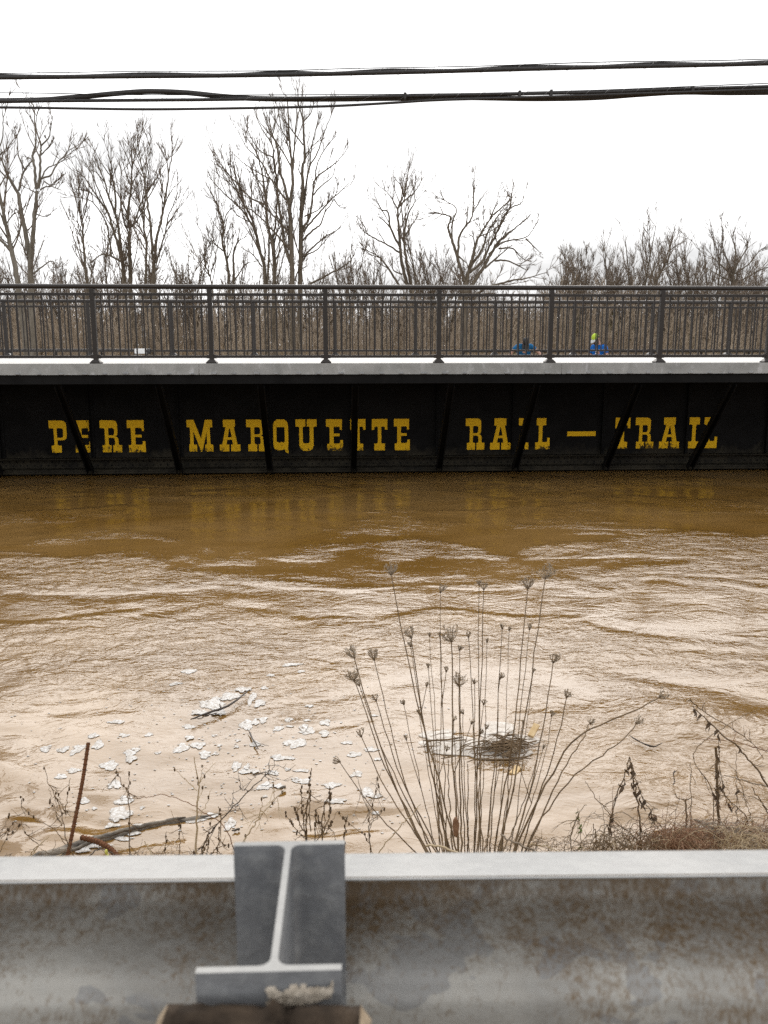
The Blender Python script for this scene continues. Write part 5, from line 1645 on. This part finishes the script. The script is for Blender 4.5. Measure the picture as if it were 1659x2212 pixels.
def weed(name, label, frame, lines, Y, mat, cat='plant', nodes=0, twigs=0, group=None, heads=(), leaves=0, leafmat='deadleaf', root=True, tl=0.09):
    """lines: (w0 px at first pt, w1 at last, pts); first line runs tip -> root"""
    t = None
    tb = Tubes(); nb = bmesh.new(); allp = []
    for i, (w0, w1, pts) in enumerate(lines):
        px = [frame(p) for p in pts]
        Ya = Y + (random.uniform(-0.12, 0.15) if i else 0.05)
        P, R = px_tube(px, Ya, Y, w0, w1, 5 * len(px))
        P[1:-1] += RNG.normal(size=(len(P) - 2, 3)) * 0.0022
        if root and (i == 0 or pts[-1][1] > 1e8):
            P, R = to_ground(P, R)
        if t is None:
            t = thing(name, label, cat, tuple(P[-1]), 0, group)
        tb.add(P, R); allp.append((P, R))
        for _ in range(int(nodes * len(pts) / 2)):
            k = random.randrange(0, max(1, len(P) - 6))
            ell(nb, Vector(P[k] + RNG.normal(size=3) * 0.002), (0.0035, 0.0035, random.uniform(0.005, 0.009)), 6, 5)
        if twigs:
            q, r, l = grow(P[None], R[None], twigs, 0.05, np.array([tl]), 0.6, 0.15, 3, 0.2, 0.7, 0.0005)
            r = np.minimum(r, 0.0016) ; tb.add(q, r)
            q2, r2, l2 = grow(q, r, 2, 0.2, l * 0.5, 0.7, 0.1, 2, 0.2, 0.8, 0.0004); r2 = np.minimum(r2, 0.0012); tb.add(q2, r2)
    link('stalk', tb.mesh('stalk', 5), M[mat], t, True)
    if nodes: link('seed_pods', bm_mesh('seed_pods', nb, True), M['seed'], t, True)['kind'] = 'stuff'
    else: nb.free()
    for (hx, hy, hr) in heads:
        x, y = frame((hx, hy)); c = at_y(x, y, Y + 0.03)
        umbel(c, (0, 0, 1), hr / F * Y, t, 0.5)
    if leaves:
        lm = []
        bm = bmesh.new()
        for _ in range(leaves):
            P, R = random.choice(allp[:3]); k = random.randrange(1, len(P) - 3)
            c = Vector(P[k]); L = random.uniform(0.02, 0.05) * (0.45 if leafmat == 'leafgreen' else 1); tw = random.uniform(0, 6)
            pr = None
            for s in range(5):
                u = s / 4; wv = (0.004 if leafmat == 'leafgreen' else 0.007) * sin(pi * min(u + 0.12, 1)) + 0.001
                off = Vector((0.008 * sin(tw + u * 3), 0.008 * cos(tw + u * 3), -L * u))
                sd = Vector((cos(tw + u * 2.5), sin(tw + u * 2.5), 0)) * wv
                row = [bm.verts.new(c + off - sd), bm.verts.new(c + off + Vector((0, 0, -0.003))), bm.verts.new(c + off + sd)]
                if pr:
                    for z in range(2): bm.faces.new((pr[z], pr[z + 1], row[z + 1], row[z]))
                pr = row
        link('dead_leaves', bm_mesh('dead_leaves', bm, True), M[leafmat], t, True)
    return t


f7 = Frame(0, 2350, 2.183)
fz = Frame(550, 2200, 2.37)
weed('dry_weed', 'pale straw coloured branching weed stalk left of the steel block', f7, [(2, 5.5, [(1380, 250), (1410, 440), (1398, 640), (1394, 1010)]), (1, 2.5, [(1245, 335), (1330, 420), (1400, 490)]), (1, 2.4, [(1445, 310), (1425, 400), (1408, 450)]),
     (1, 2.5, [(1535, 290), (1460, 370), (1412, 440)]), (1, 2, [(1455, 440), (1430, 520), (1403, 570)]), (1, 2, [(1500, 465), (1470, 580), (1402, 690)])], 3.0, 'straw', nodes=1.2)
weed('dry_weed', 'brown knotted weed stem beside the hourglass foam patch', f7, [(1.5, 3.2, [(820, 330), (865, 430), (905, 510), (918, 620), (925, 860), (930, 1010)]), (1, 2, [(918, 360), (915, 450), (908, 520)])], 3.05, 'stem', nodes=2.5, twigs=5)
weed('dry_weed', 'sprawling brown weed with seed pods left of the straight rusty rod', f7, [(1.2, 2.8, [(310, 310), (360, 470), (430, 620), (480, 850), (545, 1010)]), (1, 2, [(400, 480), (430, 570), (465, 660)]), (1, 2, [(500, 400), (480, 520), (462, 650)]),
     (1, 2, [(155, 530), (165, 600), (240, 680), (380, 760), (465, 870)]), (1, 1.8, [(150, 700), (180, 780), (240, 850)]), (1, 1.8, [(350, 470), (365, 560), (395, 640), (440, 740)])], 3.1, 'stem', nodes=1.6, twigs=4)
weed('dry_weed', 'thin brown weed spray at the left edge over the dark ripples', f7, [(1, 2.2, [(130, 740), (70, 800), (20, 880), (-40, 1010)]), (1, 2, [(70, 650), (30, 740), (-20, 830)]), (1, 1.6, [(110, 700), (60, 760), (10, 830)])], 3.1, 'stem', nodes=2, twigs=4)
weed('straw_stem', 'long orange brown arching straw stem crossing above the drift log', f7, [(1.2, 2.6, [(900, 500), (1010, 545), (1140, 515), (1280, 550), (1440, 635), (1600, 760), (1700, 1010)])], 3.15, 'vine')
weed('straw_stem', 'short pale bent straw stem below the drift log', f7, [(2.4, 3.6, [(1028, 848), (1060, 910), (1112, 1010)])], 2.95, 'straw')
weed('straw_stem', 'pale split straw leaning over the left end of the drift log', f7, [(2, 4, [(350, 810), (260, 900), (190, 1010)]), (2, 3, [(300, 870), (240, 900), (190, 1000)]), (2, 3, [(440, 940), (330, 985), (180, 1005)])], 3.2, 'straw')
weed('dark_weed', 'tangle of dark thin weed stems at the tip of the drift log', f7, [(1.5, 3, [(1550, 600), (1570, 700), (1555, 850), (1540, 1010)]), (1.2, 2.4, [(1265, 690), (1280, 800), (1268, 1010)]), (1.2, 2.2, [(1185, 780), (1178, 900), (1180, 1010)]),
     (1.2, 2.4, [(1460, 880), (1440, 940), (1445, 1010)]), (1.5, 3.4, [(1640, 870), (1560, 890), (1480, 960), (1430, 1010)]), (1.2, 2.2, [(1500, 700), (1480, 850), (1470, 1010)]), (1, 2, [(1380, 930), (1378, 970), (1375, 1010)])], 3.0, 'stem', nodes=3, twigs=5)
t = weed('budding_twig', 'dark bent twig with a yellow green bud by the bent rusty rod', f7, [(2.2, 3.5, [(800, 935), (720, 905), (660, 925), (620, 975), (580, 1010)])], 3.0, 'wetstick')
bm = bmesh.new(); c = at_y(*f7((755, 925)), 3.0); ell(bm, Vector(c), (0.006, 0.006, 0.011), 8, 6); ell(bm, Vector(c) + Vector((0.004, 0, -0.014)), (0.005, 0.005, 0.006), 8, 6)
link('bud', bm_mesh('bud', bm, True), M['bud'], t, True)
weed('bare_twig', 'slanting bare dark twig with side shoots above the steel block', fz, [(1, 4, [(815, 650), (803, 720), (740, 775), (600, 905), (420, 1095), (300, 1240), (220, 1440)]), (0.8, 2, [(770, 680), (775, 720), (765, 752)]), (0.8, 1.6, [(545, 872), (580, 880), (612, 888)]),
     (0.8, 1.6, [(740, 730), (745, 755), (742, 775)]), (0.8, 1.6, [(535, 990), (540, 1030), (480, 1045)]), (0.8, 1.6, [(495, 880), (490, 950), (495, 1010)])], 3.1, 'wetstick', twigs=4)
weed('dry_weed', 'pale branching weed stalk rising behind the left corner of the steel block', fz, [(1.4, 4.6, [(905, 870), (820, 950), (700, 1090), (640, 1180), (560, 1300), (500, 1440)]), (1, 2, [(800, 780), (805, 860), (812, 950)]), (1, 2, [(720, 930), (715, 1010), (690, 1095)])], 2.95, 'straw', nodes=1, twigs=3)
weed('seed_weed', 'clump of upright dark seed stems just behind the steel block', fz, [(2, 4, [(1100, 710), (1085, 800), (1078, 900), (1060, 1100), (1070, 1440)]), (2, 3.4, [(1020, 860), (1022, 1000), (1050, 1200), (1060, 1440)]), (1.5, 3, [(960, 1010), (1000, 1110), (1045, 1200)]),
     (2, 3.6, [(1240, 850), (1235, 930), (1195, 1010), (1185, 1200), (1190, 1440)]), (2, 3, [(1250, 900), (1240, 1000), (1235, 1090), (1190, 1210)]), (2, 3, [(1135, 1050), (1130, 1150), (1120, 1440)]), (1, 2.4, [(890, 1050), (940, 1130), (990, 1200), (1040, 1250)]),
     (2, 3, [(1090, 900), (1085, 1000), (1095, 1200)]), (1.4, 2.6, [(1150, 1090), (1165, 1160), (1185, 1230)]), (1.5, 2.4, [(1255, 1130), (1230, 1180), (1200, 1230)])], 3.0, 'stem', nodes=5, twigs=3)
weed('seed_weed', 'single dark knob headed stem right of the steel block', fz, [(2, 2.8, [(1362, 1110), (1358, 1200), (1350, 1300), (1350, 1440)]), (1, 2.2, [(1295, 1040), (1400, 1150), (1500, 1220), (1560, 1330), (1575, 1440)])], 2.9, 'stem', nodes=3, heads=((1364, 1116, 7),))
weed('dry_weed', 'pale forked weed stalk between the steel block and the carrot stems', fz, [(1, 3.6, [(1430, 730), (1470, 830), (1500, 950), (1540, 1060), (1545, 1200), (1560, 1440)]), (1, 2, [(1605, 735), (1600, 850), (1570, 1000), (1542, 1080)]), (1, 2.2, [(1660, 1030), (1600, 1090), (1545, 1150)]),
     (1, 2, [(1620, 790), (1605, 870), (1580, 960)])], 2.95, 'greytwig', nodes=1.5, twigs=4)
weed('straw_stem', 'straight pale straw slanting across the foot of the carrot stems', Frame(1250, 2300, 2.765), [(2, 3.4, [(330, 880), (230, 1000), (100, 1130), (-60, 1330), (-150, 1500)])], 3.0, 'straw')
weed('straw_stem', 'arched pale straw stem at the foot of the carrot stems', Frame(1250, 2300, 2.765), [(5, 6, [(380, 1255), (440, 1248), (560, 1275), (730, 1360), (800, 1450)])], 2.8, 'straw')
weed('straw_stem', 'thick grey straw stem drooping right of the carrot stems', Frame(1250, 2300, 2.765), [(4, 7, [(1050, 1150), (1150, 1210), (1290, 1275), (1430, 1355), (1520, 1450)])], 2.85, 'greytwig')
weed('straw_stem', 'pale straw bent toward the right along the beam', Frame(1250, 2300, 2.765), [(2.5, 3.5, [(1300, 1248), (1420, 1255), (1540, 1290), (1659, 1360), (1720, 1450)])], 2.9, 'straw')

# right bank brambles
def cane(label, pts, w0, w1, Y, mat='stem', **k):
    return weed('bramble_cane', label, f5, [(w0, w1, pts)], Y, mat, cat='bramble', **k)


cane('long brown bramble cane slanting down from the upper left at the right edge', [(1015, 130), (1090, 190), (1200, 300), (1400, 470), (1550, 640), (1660, 800), (1800, 1000), (1900, 1430)], 2.2, 6.0, 3.6, twigs=8, leaves=14)
cane('thin arching bramble cane ending in a hooked tip at the far right', [(1620, 575), (1560, 480), (1480, 400), (1330, 300), (1130, 180), (1020, 90), (1000, 60)], 1.5, 2.6, 3.7, twigs=6, root=False)
cane('reddish cane crossing almost level behind the upright stub', [(1050, 405), (1230, 405), (1400, 430), (1560, 480), (1700, 520)], 1.2, 2.6, 3.75, 'vine', twigs=5, root=False)
cane('fine cane rising to the right across the hooked bramble', [(1570, 170), (1500, 185), (1300, 290), (1150, 400), (1040, 500), (1050, 620), (1180, 850), (1230, 1430)], 1.0, 2.4, 3.7, twigs=7)
cane('thin dark cane hanging with shrivelled leaves beside the upright stub', [(1240, 400), (1250, 600), (1270, 780), (1330, 930), (1480, 1080), (1520, 1430)], 1.4, 3.0, 3.55, twigs=6, leaves=10)
weed('broken_stub', 'upright splintered brown stub stick wound with dry vine at the right', f5, [(6.5, 7.5, [(1216, 478), (1226, 700), (1232, 900), (1240, 1180), (1250, 1430)]), (1, 2, [(1250, 500), (1215, 640), (1252, 760), (1222, 880), (1255, 1000)])], 3.6, 'stem', cat='stick', twigs=6, leaves=14)
weed('bramble_cane', 'forked dead stalk with hanging black leaves, left of the bramble tangle', f5, [(3, 4.5, [(490, 555), (515, 680), (545, 850), (575, 1080), (590, 1430)]), (2.5, 3.2, [(490, 555), (435, 750), (365, 950), (330, 1090), (325, 1300)]), (1.5, 2.5, [(505, 600), (570, 840), (660, 1000), (760, 1150)])],
     3.4, 'stem', cat='bramble', twigs=6, leaves=34)
cane('slender bare cane leaning left of the forked dead stalk', [(120, 760), (160, 830), (250, 950), (370, 1100), (550, 1250), (620, 1430)], 1.4, 2.8, 3.3, twigs=6)
cane('straight thin upright twig left of the splintered stub', [(1005, 600), (1008, 800), (1010, 1140), (1012, 1430)], 1.4, 2.6, 3.5, twigs=4)
weed('broken_stub', 'short broken dark stub with a forked branch in the shallows', f5, [(4.5, 5, [(965, 920), (966, 1020), (968, 1140), (970, 1430)]), (1.5, 3, [(870, 860), (910, 905), (970, 912)]), (1.5, 3, [(1035, 885), (1000, 905), (968, 915)])], 3.55, 'stem', cat='stick')
cane('dark cane leaning out at the lower right edge', [(1523, 810), (1580, 900), (1640, 1000), (1720, 1130), (1800, 1430)], 2, 4.5, 3.4, twigs=6)
cane('fine upright cane right of the splintered stub', [(1390, 500), (1393, 700), (1395, 950), (1400, 1200), (1405, 1430)], 1, 2, 3.6, twigs=6, leaves=5)
cane('pale thick dead stick slanting at the left foot of the tangle', [(235, 1178), (300, 1212), (400, 1265), (560, 1370), (640, 1450)], 3, 4.5, 3.2, 'greytwig', twigs=4)
cane('bent dead twig beside the pale thick stick', [(265, 1205), (285, 1260), (330, 1320), (420, 1430)], 2, 3, 3.2, twigs=4)
cane('dark broken twig standing before the carrot stems at right', [(185, 1118), (205, 1180), (210, 1260), (212, 1430)], 2, 3.4, 3.15, twigs=5)
cane('thin dark twig curling up with tiny shoots left of the tangle', [(130, 962), (85, 1000), (40, 1080), (5, 1200), (-10, 1430)], 1.4, 2.6, 3.1, twigs=6)
t = weed('green_shoot', 'slender shoot with tiny green leaves left of the bramble tangle', f5, [(1, 1.8, [(55, 985), (62, 1080), (78, 1180), (80, 1430)])], 3.1, 'stem', cat='plant', leaves=9, leafmat='leafgreen')
cane('long fine cane arching out toward the right edge above the tangle', [(1330, 620), (1390, 690), (1440, 820), (1490, 1000), (1530, 1150), (1560, 1430)], 1, 2.2, 3.6, twigs=6)
cane('stiff pale stick pointing left out of the right edge', [(1290, 712), (1400, 738), (1520, 770), (1640, 805), (1760, 850)], 2, 3.4, 3.7, 'greytwig', root=False)
weed('water_sprout', 'tiny curled dark shoot standing out of the fast water', f5, [(2.4, 2.0, [(888, 672), (865, 685), (862, 700), (872, 735), (868, 765), (862, 790)])], 4.35, 'wetstick', root=False)


def tangle(name, label, cx, cy, sx, sy, n, Y, mat, rpx, arch, cat='bramble'):
    tb = Tubes()
    for k in range(n):
        x = random.gauss(cx, sx); L = random.uniform(0.5, 1.6) * arch
        y = cy + abs(random.gauss(0, sy)) * random.choice((1, 1, -0.6))
        a = random.gauss(0, 0.5)
        h = random.uniform(0.1, 0.55) * L
        Yk = Y + random.uniform(-0.25, 0.25)
        pts = [(x - L * cos(a) * .5, y + L * sin(a) * .4 + random.uniform(0, 14)), (x - L * .2, y - h * .8 + random.gauss(0, 4)), (x + L * .2, y - h * .7 + random.gauss(0, 4)), (x + L * cos(a) * .5, y - L * sin(a) * .4 + random.uniform(0, 14))]
        P, R = px_tube(pts, Yk, Yk + random.uniform(-.2, .2), rpx * random.uniform(.4, 1.2), rpx * .5, 12)
        P[1:-1] += RNG.normal(size=(10, 3)) * 0.004
        P[:, 2] = np.maximum(P[:, 2], 0.02)
        tb.add(P, R)
        if random.random() < 0.5:
            q, r, l = grow(P[None], R[None], 3, 0.1, np.array([0.06]), 0.9, 0.05, 3, 0.3, 0.7, 0.0005); tb.add(q, np.minimum(r, 0.0013))
    return tag(link(name, tb.mesh(name, 4), M[mat]), label, cat, None, 'stuff')


tangle('vine_tangle', 'matted red brown vines heaped at the lower right above the beam', 1475, 1824, 38, 12, 300, 3.3, 'vine', 1.7, 50)
tangle('bramble_tangle', 'tangle of pale and grey dead canes along the right bank', 1545, 1826, 100, 20, 170, 3.45, 'greytwig', 2.4, 100)
tangle('bramble_litter', 'litter of fine brown twigs on the bank behind the beam', 1335, 1842, 150, 15, 170, 3.15, 'stem', 1.6, 66)
tangle('red_grass', 'fine reddish tan dry grass woven through the right bank', 1560, 1815, 90, 26, 190, 3.4, 'vine', 1.1, 80)
tangle('bank_litter', 'thin dead twigs along the water edge left of the steel block', 330, 1858, 220, 8, 60, 3.1, 'stem', 1.5, 45)
tangle('straw_litter', 'pale straws lying on the right bank at the edge of the frame', 1580, 1832, 90, 18, 110, 3.25, 'straw', 1.8, 85)
for k in range(9):
    x = 1300 + k * 42 + random.uniform(-16, 16)
    yt = random.uniform(1690, 1770)
    weed('dead_stem', 'fine dead upright stem rising from the tangled right bank', lambda p: p, [(0.9, 2.0, [(x + random.uniform(-30, 30), yt), (x + random.uniform(-8, 8), (yt + 1850) / 2), (x + random.uniform(-10, 10), 1870)])],
         random.uniform(3.2, 3.6), random.choice(('stem', 'greytwig', 'vine')), twigs=8, group='fine dead stems on the right bank')
stick('driftwood_branch', 'dark wet branch lying in the shallows at the right edge', [(1620, 1812), (1645, 1798), (1690, 1795), (1760, 1800)], (7, 9, 9, 8), M['wetstick'], 0.05, 'branch', 12, 0.15, 7)
stick('driftwood_branch', 'grey soaked branch sunk behind the splintered stub', [(1500, 1770), (1525, 1782), (1550, 1795)], (6, 8, 5), M['driftwood'], 0.02, 'branch', 10, 0.2, 7)
